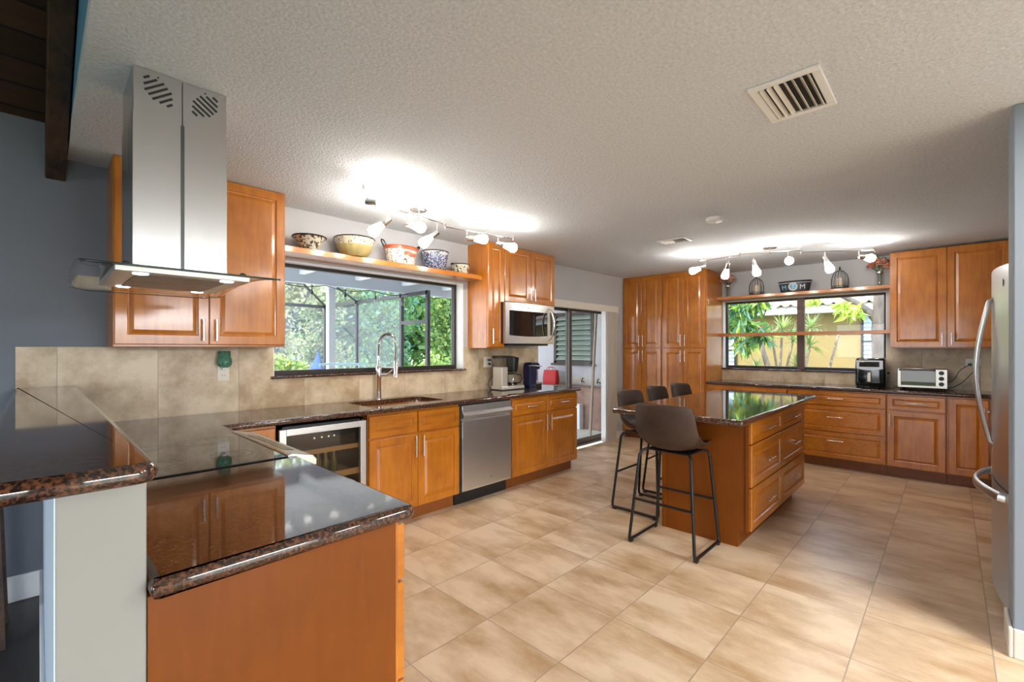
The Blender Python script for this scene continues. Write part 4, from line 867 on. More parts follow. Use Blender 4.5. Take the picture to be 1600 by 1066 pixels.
def tubM(a, z, dy=0): 
    p = Vector(tub(0.176, z, a)); n = Vector((math.sin(a) / 0.42, math.cos(a), -0.6)).normalized(); u = Vector((0, 0, 1)).cross(n).normalized(); v = n.cross(u)
    M = Matrix((u, v, n)).transposed().to_4x4(); return Matrix.Translation(p + n * 0.005) @ M
M0 = tubM(-PI / 2 + 0.02, 0.070)
mb = MB(); mb.tube([M0 @ Vector((0.046 * math.cos(a), 0.046 * math.sin(a), 0)) for a in [2 * PI * k / 24 for k in range(24)]], 0.007, 6, closed=True)
mb.tube([M0 @ Vector((0, -0.04, 0)), M0 @ Vector((0, 0.04, 0))], 0.004, 6); mb.tube([M0 @ Vector((-0.02, 0.022, 0)), M0 @ Vector((0.02, 0.022, 0))], 0.003, 6)
mb.tube([M0 @ Vector((0.03 * math.cos(a), -0.008 + 0.03 * math.sin(a), 0)) for a in [PI + PI * k / 8 for k in range(9)]], 0.003, 6); mb.build('anchor_wheel', WP, t, smooth=True)
mb = MB(); mb.add([M0 @ Vector((0.042 * math.cos(2 * PI * k / 20), 0.042 * math.sin(2 * PI * k / 20), -0.003)) for k in range(20)], [tuple(range(20))]); mb.build('wheel_disc', LB, t)
text_obj('M', 0.085, tubM(-PI / 2 + 0.60, 0.035), LB, 'letter', t)
text_obj('M', 0.085, tubM(-PI / 2 - 0.58, 0.035), WP, 'letter', t)
# flowers in jars
def flowers(label, jl, y, zt, seed):
    rnd = random.Random(seed); x = XS - 0.01
    j = thing('glass_jar', jl, 'jar', (x, y, ZS2), 'glass jars on the shelf')
    mb = MB(); mb.lathe([(0.036, ZS2), (0.042, ZS2 + 0.006), (0.042, ZS2 + 0.12), (0.034, ZS2 + 0.145), (0.036, ZS2 + 0.168)], (x, y, 0), 24, cap=False); mb.add([(x + 0.036 * math.cos(2 * PI * k / 24), y + 0.036 * math.sin(2 * PI * k / 24), ZS2 + 0.002) for k in range(24)], [tuple(range(24))]); mb.build('jar_body', CLEAR, j, smooth=True)
    mb = MB(); mb.lathe([(0.0375, ZS2 + 0.145), (0.0375, ZS2 + 0.165)], (x, y, 0), 24, cap=False); mb.build('neck_ring', CHROME, j, smooth=True)
    t = thing('flower_bouquet', label, 'flowers', (x, y, ZS2 + 0.01), 'flower bouquets on the shelf')
    mb = MB(); heads = []
    for k in range(13):
        a = 2 * PI * k * 0.382 + rnd.random(); r = 0.015 + 0.07 * math.sqrt(k / 12); h = zt - 0.015 - 0.085 * k / 12 - 0.02 * rnd.random()
        hx, hy = x - 0.015 + math.cos(a) * r * 0.9, y + math.sin(a) * r; heads.append((hx, hy, h))
        mb.tube([(x + math.cos(a) * 0.015, y + math.sin(a) * 0.015, ZS2 + 0.012), (x + math.cos(a) * 0.018, y + math.sin(a) * 0.018, ZS2 + 0.16), (hx, hy, h)], 0.0028, 5)
    mb.build('stems', mat('stem_%d' % seed, (0.06, 0.12, 0.03), 0.6), t)
    mb = MB()
    for k in range(34):
        a = rnd.random() * 2 * PI; b = Vector((x - 0.01, y, ZS2 + 0.17)); d = Vector((math.cos(a) * 0.07, math.sin(a) * 0.09, 0.02 + 0.14 * rnd.random())); L = 0.04 + 0.03 * rnd.random(); s_ = Vector((-math.sin(a), math.cos(a), 0)) * 0.010
        p = b + d * rnd.uniform(0.4, 1); d.normalize(); mb.add([p, p + d * L * 0.5 + s_, p + d * L, p + d * L * 0.5 - s_], [(0, 1, 2, 3)])
    mb.build('foliage', mat('bouquet_leaf_%d' % seed, (0.05, 0.11, 0.03), 0.5), t)
    for k, (hx, hy, h) in enumerate(heads):
        mb = MB(); c = Vector((hx, hy, h)); 
        for ring_, (n, r, up) in enumerate(((8, 0.040, -0.022), (9, 0.046, -0.002), (8, 0.040, 0.014), (6, 0.026, 0.028))):
            for i in range(n):
                a = 2 * PI * i / n + ring_ * 0.4; d = Vector((math.cos(a), math.sin(a), 0)); s_ = Vector((-d.y, d.x, 0)) * r * 0.5
                mb.add([c, c + d * r * 0.6 + s_ + Vector((0, 0, up * 0.6)), c + d * r + Vector((0, 0, up)), c + d * r * 0.6 - s_ + Vector((0, 0, up * 0.6))], [(0, 1, 2, 3)])
        mb.build('flower', mat('salmon_petal_%d_%d' % (seed, k), ((0.95, 0.55, 0.42), (0.96, 0.68, 0.57), (0.94, 0.46, 0.32))[k % 3], 0.55), t)
flowers('salmon flower bouquet in the jar beside the pantry', 'clear glass jar holding flowers beside the pantry', 2.25, 2.415, 1)
flowers('salmon flower bouquet in the jar beside the large wall cabinet', 'clear glass jar holding flowers beside the large wall cabinet', 0.585, 2.415, 2)

# ------------------------------------------------------------------ stools
def stool(label, x, y, rot):
    t = thing('bar_stool', label, 'stool', (0, 0, 0), 'bar stools at the island')
    prof = [(0.225, 0.676), (0.205, 0.688), (0.12, 0.684), (0.02, 0.672), (-0.08, 0.672), (-0.145, 0.690), (-0.185, 0.735), (-0.207, 0.80), (-0.225, 0.87), (-0.240, 0.94), (-0.250, 0.995)]
    hw = [0.150, 0.190, 0.215, 0.222, 0.224, 0.226, 0.226, 0.222, 0.216, 0.209, 0.192]
    mb = MB(); NU = 13; vs = []
    for i, ((px, pz), h) in enumerate(zip(prof, hw)):
        back = max(0, min(1, (i - 3.5) / 3))
        for k in range(NU):
            u = k / (NU - 1) * 2 - 1; q = u * u
            vs.append((px + 0.085 * q * back, u * h, pz + (0.045 * q * (1 - back) * min(1, i / 2) + 0.075 * q * q * (1 if 4 <= i <= 6 else 0) * (1 - abs(i - 5) * 0.35)) - (0.012 * q if i == 10 else 0)))
    mb.add(vs, [(i * NU + k, i * NU + k + 1, (i + 1) * NU + k + 1, (i + 1) * NU + k) for i in range(len(prof) - 1) for k in range(NU - 1)])
    o = mb.build('seat', LEATH, t, smooth=True, angle=180); q = o.modifiers.new('s', 'SOLIDIFY'); q.thickness = 0.026; q.offset = 0; q = o.modifiers.new('u', 'SUBSURF'); q.levels = 1; q.render_levels = 2
    mb = MB(); mb.tube([(-0.176, u * 0.17, 0.715 - 0.0) for u in (-1, 1)], 0.0015, 4)
    for s in (-1, 1):
        mb = MB()
        P = [(-0.10, s * 0.150, 0.655), (-0.135, s * 0.172, 0.645), (-0.152, s * 0.182, 0.615), (-0.207, s * 0.228, 0.05), (-0.205, s * 0.231, 0.026), (-0.190, s * 0.231, 0.018), (0.185, s * 0.231, 0.018), (0.203, s * 0.231, 0.026), (0.207, s * 0.228, 0.05), (0.168, s * 0.182, 0.615), (0.155, s * 0.172, 0.645), (0.12, s * 0.150, 0.655)]
        mb.tube(P, 0.0105, 8); leg = mb.build('leg', BLKM, t, smooth=True, angle=60)
        for xx in (-0.185, 0.185): mb = MB(); mb.box((xx - 0.018, s * 0.231 - 0.013, 0.0), (xx + 0.018, s * 0.231 + 0.013, 0.020)); mb.build('foot_pad', BLACK, leg, bevel=0.003)
    for xx, nm in ((-0.182, 'rear_rail'), (0.189, 'footrest')):
        mb = MB(); mb.tube([(xx, -0.207, 0.31), (xx, 0.207, 0.31)], 0.009, 8); mb.build(nm, BLKM, t, smooth=True)
    mb = MB(); mb.box((-0.11, -0.155, 0.650), (0.125, 0.155, 0.660)); mb.build('seat_plate', BLKM, t, bevel=0.003)
    t.location = (x, y, 0); t.rotation_euler = (0, 0, rot)
    return t
s0 = stool('brown leather bar stool at the near end of the island, seen from behind', 3.087, 1.395, 0.0)
def copy_tree(o, parent=None):
    c = o.copy(); COL.objects.link(c); c.parent = parent
    for ch in o.children: copy_tree(ch, c)
    return c
for lb, x, y, r in (('first of three brown leather bar stools along the long side of the island', 3.63, 1.872, -PI / 2),
                    ('middle of three brown leather bar stools along the long side of the island', 4.22, 1.905, -PI / 2 + 0.04),
                    ('last of three brown leather bar stools along the long side, closest to pantry', 4.74, 1.90, -PI / 2 - 0.03)):
    q = copy_tree(s0); q['label'] = lb; q.location = (x, y, 0); q.rotation_euler = (0, 0, r)
# dark wooden stool in the living room, behind the bar
t = thing('wooden_stool', 'dark wooden stool leg at the left edge beneath the raised bar', 'stool', (-0.27, 3.25, 0))
for dx in (-0.13, 0.13):
    for dy in (-0.13, 0.13):
        mb = MB(); mb.loft([[(-0.27 + dx * s + a, 3.25 + dy * s + b, z) for a, b in ((-0.022, -0.022), (0.022, -0.022), (0.022, 0.022), (-0.022, 0.022))] for s, z in ((1.12, 0.0), (0.95, 0.72))]); mb.build('leg', BEAMW, t)
mb = MB(); mb.box((-0.44, 3.08, 0.72), (-0.10, 3.42, 0.76)); mb.build('seat', BEAMW, t, bevel=0.008)
for z in (0.25,):
    for dy in (-0.14, 0.14): mb = MB(); mb.box((-0.41, 3.25 + dy - 0.01, z), (-0.13, 3.25 + dy + 0.01, z + 0.03)); mb.build('stretcher', BEAMW, t)

# ------------------------------------------------------------------ ceiling fixtures
def track(label, canopy, bars, heads, rails_z=2.36):
    t = thing('track_light', label, 'track light', (canopy[0], canopy[1], ZC - 0.02), 'six bulb track lights')
    cx, cy = canopy
    mb = MB(); mb.lathe([(0.066, ZC), (0.066, ZC - 0.02), (0.058, ZC - 0.026)], (cx, cy, 0), 28); mb.tube([(cx, cy, ZC - 0.026), (cx, cy, rails_z)], 0.008, 8); mb.build('canopy', CHROME, t, smooth=True)
    for (a, b, dz) in bars:
        mb = MB(); mb.tube([(*a, rails_z + dz), (*b, rails_z + dz)], 0.0065, 8)
        mb.lathe([(0.008, rails_z + dz - 0.02), (0.008, rails_z + dz + 0.02)], (*a, 0), 10); mb.lathe([(0.008, rails_z + dz - 0.02), (0.008, rails_z + dz + 0.02)], (*b, 0), 10); mb.build('rail', CHROME, t, smooth=True)
    r, u, f = fwd_basis()
    for (px, py), (dr, du, df) in heads:
        d = (r * dr + u * du + f * df).normalized(); p = Vector((px, py, rails_z - 0.075))
        M = d.to_track_quat('Z', 'Y').to_matrix()
        mb = MB(); mb.tube([(px, py, rails_z), (px, py, rails_z - 0.06), tuple(p + d * 0.012)], 0.005, 8); mb.lathe([(0.015, -0.012), (0.021, -0.008), (0.024, 0.055), (0.022, 0.06)], p, 18, M=M); o = mb.build('lamp_head', CHROME, t, smooth=True)
        mb = MB(); mb.lathe([(0.020, 0.058), (0.024, 0.075), (0.037, 0.125), (0.040, 0.145), (0.034, 0.165), (0.016, 0.176)], p, 20, M=M); lab(mb.build('bulb', BULB, o, smooth=True), 'glowing frosted glass bulb')
    return t
track('chrome six bulb track light near the sink window', (2.02, 2.936), [((1.386, 2.598), (1.748, 2.889), 0), ((1.748, 2.889), (2.29, 2.955), 0.012), ((2.29, 2.955), (2.96, 2.832), -0.008)],
      [((1.43, 2.635), (1, -0.05, 0.1)), ((1.735, 2.88), (-0.75, -0.62, -0.1)), ((1.90, 2.907), (0.75, -0.28, -0.5)), ((2.20, 2.945), (-0.62, -0.60, -0.3)), ((2.49, 2.918), (1, -0.02, 0.1)), ((2.80, 2.862), (0.9, -0.30, -0.2))])
track('chrome six bulb track light near the far window shelf', (5.35, 1.37), [((5.22, 2.06), (5.20, 1.62), 0), ((5.20, 1.62), (5.42, 1.10), 0.012), ((5.42, 1.10), (5.81, 0.545), -0.008)],
      [((5.215, 1.99), (-0.9, -0.3, 0.2)), ((5.205, 1.74), (0.0, -0.8, 0.5)), ((5.25, 1.50), (0.02, -0.7, -0.3)), ((5.38, 1.21), (-0.4, -0.25, -0.8)), ((5.55, 0.92), (0.05, -0.8, -0.4)), ((5.73, 0.66), (1, -0.05, 0.2))])
def vent(label, x0, x1, y0, y1, n, fw):
    t = thing('ceiling_vent', label, 'vent', ((x0 + x1) / 2, (y0 + y1) / 2, ZC), 'ceiling vents')
    mb = MB(); z0, z1 = ZC - 0.012, ZC - 0.0005
    for a, b in (((x0 + fw, y0), (x1 - fw, y0 + fw)), ((x0 + fw, y1 - fw), (x1 - fw, y1)), ((x0, y0), (x0 + fw, y1)), ((x1 - fw, y0), (x1, y1))): mb.box((*a, z0), (*b, z1))
    mb.build('frame', WHITE, t, bevel=0.003)
    mb = MB(); mb.box((x0 + fw, y0 + fw, ZC - 0.0015), (x1 - fw, y1 - fw, ZC - 0.0005)); mb.build('duct_opening', BLACK, t)
    for k in range(n):
        y = y0 + fw + (y1 - y0 - 2 * fw) * (k + 0.5) / n; s = 1 if k < n / 2 else -1
        mb = MB(); mb.add([(x0 + fw, y - 0.009 * s, z0 - 0.004), (x1 - fw, y - 0.009 * s, z0 - 0.004), (x1 - fw, y + 0.004 * s, z1 - 0.001), (x0 + fw, y + 0.004 * s, z1 - 0.001)], [(0, 1, 2, 3)]); o = mb.build('slat', TRIMW, t); q = o.modifiers.new('s', 'SOLIDIFY'); q.thickness = 0.002
vent('white slatted air vent in the ceiling above the island', 2.04, 2.415, 0.355, 0.608, 7, 0.032)
vent('smaller white air vent in the ceiling toward the pantry', 4.30, 4.49, 1.84, 2.12, 9, 0.022)
t = thing('smoke_detector', 'round white smoke detector on the ceiling between the track lights', 'smoke detector', (3.87, 1.40, ZC))
mb = MB(); mb.lathe([(0.068, ZC), (0.070, ZC - 0.012), (0.062, ZC - 0.030), (0.03, ZC - 0.034)], (3.87, 1.40, 0), 28); mb.build('housing', WHITE, t, smooth=True)
mb = MB(); mb.lathe([(0.010, ZC - 0.032), (0.010, ZC - 0.037)], (3.87, 1.40, 0), 14); mb.build('button', IVORY, t)
mb = MB(); mb.tube([(6.27, 2.369, 2.02), (6.27, 2.352, 2.01), (6.27, 2.345, 1.985), (6.27, 2.352, 1.965), (6.27, 2.36, 1.96)], 0.004, 8); tag(mb.build('wall_hook', WHITE, smooth=True), 'small white hook on the side of the pantry', 'hook')
# ------------------------------------------------------------------ outdoors: patio behind the sink window
CONC = mat('concrete', (0.70, 0.66, 0.60), 0.8, var=0.12, vscale=4)
GRASS = mat('grass_ground', (0.13, 0.16, 0.05), 0.95, var=0.4, vscale=6)
mb = MB(); mb.box((-4, YA + 0.2, -0.15), (7.2, 12.0, -0.02)); struct(mb.build('patio', CONC))
mb = MB(); mb.box((-14, 12.0, -0.2), (30, 34, -0.04)); mb.box((XB + 0.36, -14, -0.2), (30, 12.0, -0.04)); mb.box((-14, -14, -0.2), (XB + 0.36, -4.3, -0.12)); mb.box((-14, -4.3, -0.2), (-3.75, 12.0, -0.12)); struct(mb.build('ground', GRASS))
PLW = plank_mat('white_patio_planks', 0.14, 1, (0.80, 0.82, 0.84), (0.86, 0.88, 0.90), (0.30, 0.32, 0.34), 0.6)
mb = MB(); mb.box((-3.7, YA, 2.69), (XB + 0.2, YA + 0.2, 2.80)); mb.box((0.12, YA, 2.50), (XB + 0.2, YA + 0.2, 2.69)); struct(mb.build('wall_back_upper', PONY))
mb = MB(); mb.box((-2.0, YA + 0.2, 2.76), (7.2, 8.15, 2.80)); struct(mb.build('patio_roof', PLW))
PWH = mat('patio_white_wood', (0.70, 0.73, 0.77), 0.55)
for i, x in enumerate((-0.9, 0.1, 1.1, 2.1, 3.1, 4.1, 5.1, 6.1)):
    mb = MB(); mb.box((x - 0.045, YA + 0.2, 2.62), (x + 0.045, 7.93, 2.761)); o = struct(mb.build('patio_beam', PWH, bevel=0.004))
mb = MB(); mb.box((-2.0, 7.93, 2.48), (7.0, 8.05, 2.761)); struct(mb.build('patio_lintel', mat('grey_blue_wood', (0.40, 0.43, 0.49), 0.6), bevel=0.004))
for lb, x in (('pale grey patio post seen through the sink window', 3.63),):
    t = thing('patio_post', lb, 'post', (x, 7.99, 0)); mb = MB(); mb.box((x - 0.06, 7.93, -0.02), (x + 0.06, 8.05, 2.48)); mb.build('shaft', mat('pale_grey_wood', (0.42, 0.44, 0.46), 0.6), t, bevel=0.004)
    mb = MB(); mb.box((x - 0.075, 7.92, 2.43), (x + 0.075, 8.06, 2.478)); mb.build('cap', PWH, t)
# screen enclosure
t = thing('screen_enclosure', 'dark framed insect screen enclosure around the patio behind the sink window', 'screen enclosure', (5.2, 10, 0))
SCF = mat('grey_bronze_bars', (0.042, 0.039, 0.042), 0.5, 0.2)
EX, EY, EZ = 5.2, 11.77, 2.48
for y in (7.25, 8.16, 10.05, EY):
    mb = MB(); mb.box((EX - 0.033, y - 0.035, -0.02), (EX + 0.033, y + 0.035, EZ)); mb.build('upright', SCF, t)
for x in (-0.8, 1.6):
    mb = MB(); mb.box((x - 0.035, EY - 0.03, -0.02), (x + 0.035, EY + 0.03, EZ)); mb.build('upright', SCF, t)
for a, b in (((EX - 0.033, 7.22, EZ - 0.07), (EX + 0.033, EY, EZ)), ((-2.0, EY - 0.03, EZ - 0.07), (EX, EY + 0.03, EZ)), ((EX - 0.03, 7.22, 1.85), (EX + 0.03, 8.16, 1.92)), ((EX - 0.03, 7.25, 0.4), (EX + 0.03, EY, 0.46)), ((-2, EY - 0.03, 0.4), (EX, EY + 0.03, 0.46))):
    mb = MB(); mb.box(a, b); mb.build('rail', SCF, t)
for a, b in (((EX, EY, 2.46), (4.15, 10.55, 2.84)), ((EX, 10.05, 2.46), (4.15, 9.0, 2.65)), ((4.15, 10.55, 2.84), (-1.5, 10.55, 2.84))):
    mb = MB(); mb.tube([a, b], 0.032, 4); mb.build('rafter', SCF, t)
m = bpy.data.materials.new('insect_screen'); m.use_nodes = True; n_ = m.node_tree; n_.nodes.clear()
o_ = node(n_, 'ShaderNodeOutputMaterial'); mx = node(n_, 'ShaderNodeMixShader'); tr = node(n_, 'ShaderNodeBsdfTransparent'); df = node(n_, 'ShaderNodeBsdfDiffuse'); df.inputs[0].default_value = (0.55, 0.56, 0.60, 1); mx.inputs[0].default_value = 0.15
n_.links.new(tr.outputs[0], mx.inputs[1]); n_.links.new(df.outputs[0], mx.inputs[2]); n_.links.new(mx.outputs[0], o_.inputs[0])
mb = MB(); mb.add([(EX, 8.16, 0), (EX, EY, 0), (EX, EY, EZ), (EX, 8.16, EZ)], [(0, 1, 2, 3)]); mb.add([(-2, EY, 0), (EX, EY, 0), (EX, EY, EZ), (-2, EY, EZ)], [(0, 1, 2, 3)])
mb.add([(EX, EY, EZ), (EX, 8.16, EZ), (4.15, 8.16, 2.66), (4.15, 10.55, 2.84)], [(0, 1, 2, 3)]); mb.add([(EX, EY, EZ), (-2, EY, EZ), (-2, 10.55, 2.84), (4.15, 10.55, 2.84)], [(0, 1, 2, 3)])
mb.build('screen_mesh', m, t)
# string lights
t = thing('string_lights', 'string of small bulbs hung under the patio beam behind the sink window', 'string lights', (3.5, 7.85, 2.48))
pts = []
for k in range(0, 81):
    x = 0.8 + 6.0 * k / 80; u = (x * 1.15) % 1; pts.append((x, 7.88, 2.465 - 0.06 * math.sin(PI * u)))
mb = MB(); mb.tube(pts, 0.007, 5); mb.build('cable', BLACK, t)
for k in range(9):
    x = 2.05 + k * 0.60; z = 2.44
    mb = MB(); mb.tube([(x, 7.88, z), (x, 7.88, z - 0.10)], 0.010, 6); mb.lathe([(0.020, z - 0.15), (0.022, z - 0.10), (0.012, z - 0.08)], (x, 7.88, 0), 10); o = mb.build('socket', BLACK, t)
    mb = MB(); mb.lathe([(0.005, z - 0.24), (0.025, z - 0.22), (0.030, z - 0.185), (0.018, z - 0.15)], (x, 7.88, 0), 12); mb.build('bulb', CLEAR, o, smooth=True)
# pale blue drying rack with a cloth
PB = mat('pale_blue_tube', (0.42, 0.60, 0.68), 0.4)
t = thing('drying_rack', 'pale blue tubular rack on the patio behind the faucet', 'rack', (4.3, 7.0, 0))
for y in (6.9, 7.15):
    mb = MB(); mb.tube([(2.95, y, 1.12), (3.75, y, 1.10)], 0.016, 8); mb.build('rod', PB, t, smooth=True)
for x in (2.97, 3.72):
    for y in (6.9, 7.15): mb = MB(); mb.tube([(x, y, 1.11), (x, 7.02 + (7.02 - y) * 1.5, -0.02)], 0.013, 8); mb.build('leg', PB, t, smooth=True)
mb = MB(); n = 8
mb.add([(2.80 + 0.20 * u + 0.03 * math.sin(5 * v), 6.86 - 0.02 * math.cos(7 * u) + 0.1 * v, 0.80 + (0.50 * u + 0.05) * v + 0.0) for u in [i / n for i in range(n + 1)] for v in [0, 0.33, 0.66, 1]], [(i * 4 + k, i * 4 + k + 1, (i + 1) * 4 + k + 1, (i + 1) * 4 + k) for i in range(n) for k in range(3)])
o = mb.build('draped_cloth', mat('blue_cloth', (0.22, 0.34, 0.68), 0.8), smooth=True); tag(o, 'blue and white cloth draped by the patio rack, low in the sink window', 'cloth'); o.modifiers.new('s', 'SOLIDIFY').thickness = 0.006
# leaf clouds
def leaf_mesh(name, centres, n, L, Wd, mats, parent, seed, droop=0.0, dens=1.0):
    rg = np.random.default_rng(seed); V = []; F = []; K = []
    for (cx, cy, cz, rx, ry, rz) in centres:
        d = rg.normal(size=(n, 3)); d /= np.linalg.norm(d, axis=1)[:, None]; rad = rg.random(n) ** (0.45)
        P = np.array([cx, cy, cz]) + d * rad[:, None] * np.array([rx, ry, rz]) * (0.75 + 0.25 * np.sin(d[:, :1] * 7 + d[:, 1:2] * 5))
        a = rg.normal(size=(n, 3)); a[:, 2] -= droop; a /= np.linalg.norm(a, axis=1)[:, None]
        b = np.cross(a, rg.normal(size=(n, 3))); b /= np.linalg.norm(b, axis=1)[:, None]
        s = (0.6 + 0.8 * rg.random(n))[:, None]; o = len(V)
        q = np.stack([P, P + a * L * 0.45 * s + b * Wd * 0.5 * s, P + a * L * s, P + a * L * 0.45 * s - b * Wd * 0.5 * s], 1).reshape(-1, 3)
        V += q.tolist(); F += [(o + 4 * i, o + 4 * i + 1, o + 4 * i + 2, o + 4 * i + 3) for i in range(n)]; K += rg.integers(0, len(mats), n).tolist()
    mb = MB(); mb.v = [tuple(v) for v in V]; mb.f = [list(f) for f in F]; mb.k = K
    return mb.build(name, mats, parent, recalc=False)
def leafmat(name, c):
    m, nt, b = base_mat(name); b.inputs['Base Color'].default_value = (*c, 1); b.inputs['Roughness'].default_value = 0.5
    b.inputs['Subsurface Weight'].default_value = 0.0; b.inputs['Transmission Weight'].default_value = 0.0
    tl = node(nt, 'ShaderNodeBsdfTranslucent'); tl.inputs[0].default_value = (min(1, c[0] * 1.5), min(1, c[1] * 1.4), c[2] * 0.7, 1)
    mx = node(nt, 'ShaderNodeMixShader'); mx.inputs[0].default_value = 0.35; out = nt.nodes['Material Output']
    nt.links.new(b.outputs[0], mx.inputs[1]); nt.links.new(tl.outputs[0], mx.inputs[2]); nt.links.new(mx.outputs[0], out.inputs[0]); return m
LG = [leafmat('leaf_deep', (0.10, 0.20, 0.06)), leafmat('leaf_mid', (0.19, 0.32, 0.09)), leafmat('leaf_light', (0.38, 0.48, 0.16))]
LO = [leafmat('leaf_olive', (0.34, 0.36, 0.22)), leafmat('leaf_grey', (0.42, 0.40, 0.34)), leafmat('leaf_pale', (0.52, 0.56, 0.40))]
LB_ = [leafmat('leaf_teal', (0.10, 0.24, 0.14)), LG[1], leafmat('leaf_bluegreen', (0.20, 0.36, 0.26))]
BARK = mat('bark', (0.13, 0.105, 0.085), 0.9, var=0.4, vscale=9, bump=1.0, bscale=25, stretch=(1, 1, 0.3))
BARKD = mat('dark_bark', (0.10, 0.085, 0.07), 0.9, var=0.4, vscale=9)
def tree(label, x, y, cen, n, L, W, mats, seed, trunk_r=0.12, lean=(0, 0), bark=BARK, name='tree', cat='tree', branches=3):
    t = thing(name, label, cat, (x, y, -0.04), 'trees beyond the patio' if name == 'tree' else 'shrubs beyond the patio')
    rnd = random.Random(seed); zc = max(c[2] for c in cen)
    mb = MB(); top = (x + lean[0], y + lean[1], zc); mb.tube([(x, y, -0.04), (x + lean[0] * 0.3, y + lean[1] * 0.3, zc * 0.4), top], [trunk_r, trunk_r * 0.8, trunk_r * 0.4], 9)
    for k in range(branches):
        c = cen[k % len(cen)]; z0 = zc * (0.3 + 0.15 * k); mb.tube([(x + lean[0] * 0.35, y + lean[1] * 0.35, z0), ((x + c[0]) / 2 + rnd.uniform(-.2, .2), (y + c[1]) / 2, (z0 + c[2]) / 2 + 0.2), (c[0] + rnd.uniform(-.5, .5), c[1], c[2] + rnd.uniform(-.2, .5))], [trunk_r * 0.5, trunk_r * 0.35, trunk_r * 0.15], 7)
    mb.build('trunk', bark, t, smooth=True)
    leaf_mesh('crown', cen, n, L, W, mats, t, seed)
    return t
tree('pale olive tree with slanting dark limbs at the left of the sink window', 4.3, 14.6, [(4.7, 14.8, 2.9, 1.3, 1.0, 1.4), (5.7, 15.2, 3.4, 1.1, 0.9, 1.1), (4.9, 15.4, 1.4, 1.4, 0.8, 1.0)], 1700, 0.17, 0.09, LO, 11, 0.18, (1.9, 0.4), BARKD)
tree('grey green tree behind the patio post in the sink window', 7.4, 16.9, [(7.1, 16.6, 3.0, 1.2, 0.9, 1.6), (7.9, 17.0, 4.1, 1.3, 0.9, 1.3), (7.2, 16.8, 1.2, 1.3, 0.9, 1.0)], 1700, 0.18, 0.09, LO + LG[1:2], 12, 0.15, (0.3, 0))
tree('broad green tree in the middle of the sink window', 9.4, 15.7, [(9.2, 15.4, 2.6, 1.4, 0.9, 1.5), (9.8, 15.8, 4.0, 1.5, 1.0, 1.2), (9.1, 15.4, 1.0, 1.3, 0.8, 1.0)], 2000, 0.18, 0.10, LB_, 13, 0.16, (0.2, 0.1))
tree('light green tree at the right of the sink window', 12.1, 15.5, [(11.9, 15.2, 2.6, 1.3, 0.9, 1.4), (12.4, 15.4, 3.9, 1.4, 1.0, 1.2), (12.0, 15.1, 1.1, 1.2, 0.8, 1.1)], 2000, 0.18, 0.10, LG, 14, 0.16)
tree('leafy green tree behind the window jamb at the far right of the sink window', 14.6, 16.0, [(14.5, 15.8, 2.8, 1.4, 0.9, 1.6), (14.7, 15.8, 1.1, 1.3, 0.8, 1.1)], 2000, 0.18, 0.10, LG, 15, 0.16)
tree('tall dense hedge tree closing the far background of the patio', 10.5, 21.0, [(4.0, 20.6, 2.4, 2.4, 0.8, 2.8), (7.2, 21.0, 2.6, 2.5, 0.8, 3.2), (10.8, 21, 2.6, 2.6, 0.8, 3.2), (14.4, 21, 2.6, 2.6, 0.8, 3.2), (18, 21, 2.6, 2.6, 0.8, 3.2)], 2600, 0.42, 0.26, LG[:2] + LB_[:1], 16, 0.2, branches=5)
tree('bright leafy bush low at the left of the sink window', 3.0, 9.4, [(2.9, 9.3, 0.95, 0.60, 0.4, 0.40), (3.5, 9.5, 0.9, 0.4, 0.3, 0.36)], 800, 0.11, 0.06, [LG[1], LG[2], LO[2]], 17, 0.025, name='bush', cat='bush')
tree('dark green shrub under the broad tree behind the faucet', 7.1, 13.2, [(7.0, 13.2, 0.55, 1.0, 0.4, 0.65)], 900, 0.14, 0.07, LG[:2], 18, 0.03, name='bush', cat='bush')
tree('yellowish shrub low at the right of the sink window', 9.6, 13.0, [(9.6, 13.0, 0.6, 1.0, 0.4, 0.7)], 900, 0.14, 0.06, LG[1:], 19, 0.03, name='bush', cat='bush')
# patio wing wall seen through the sliding door
STUC = mat('lavender_stucco', (0.52, 0.50, 0.53), 0.9, bump=0.7, bscale=30)
mb = MB(); wall_with_holes('y', YA + 0.2, 6.6, 6.96, 7.16, -0.02, 2.46, [(4.66, 5.53, 1.10, 2.02)], mb); struct(mb.build('wall_patio', STUC))
t = thing('jalousie_window', 'louvred jalousie window in the stucco wall beyond the sliding door', 'window', (6.97, 5.1, 1.1))
mb = MB()
for a, b in (((6.94, 4.64, 1.08), (7.0, 4.70, 2.04)), ((6.94, 5.49, 1.08), (7.0, 5.55, 2.04)), ((6.94, 4.64, 1.08), (7.0, 5.55, 1.13)), ((6.94, 4.64, 1.98), (7.0, 5.55, 2.04)), ((6.90, 4.60, 1.04), (7.0, 5.59, 1.08))): mb.box(a, b)
mb.build('frame', BRONZE, t)
JG = mat('jalousie_glass', (0.34, 0.42, 0.36), 0.08, coat=0.6)
mb = MB(); mb.box((7.14, 4.66, 1.10), (7.16, 5.53, 2.02)); mb.build('screen_backing', mat('dim_interior', (0.05, 0.055, 0.05), 0.8), t)
for k in range(9):
    z = 1.145 + k * 0.094; mb = MB(); mb.add([(6.935, 4.70, z), (6.935, 5.49, z), (7.005, 5.49, z + 0.080), (7.005, 4.70, z + 0.080)], [(0, 1, 2, 3)]); o = mb.build('louvre', JG, t); o.modifiers.new('s', 'SOLIDIFY').thickness = 0.005
BRICK = mat('red_brown_pavers', (0.28, 0.16, 0.12), 0.8, var=0.3, vscale=8)
mb = MB(); mb.box((6.50, 4.0, -0.02), (6.959, 6.2, 0.69)); tag(mb.build('brick_ledge', BRICK, bevel=0.008), 'low reddish brick ledge outside along the stucco wall', 'ledge')
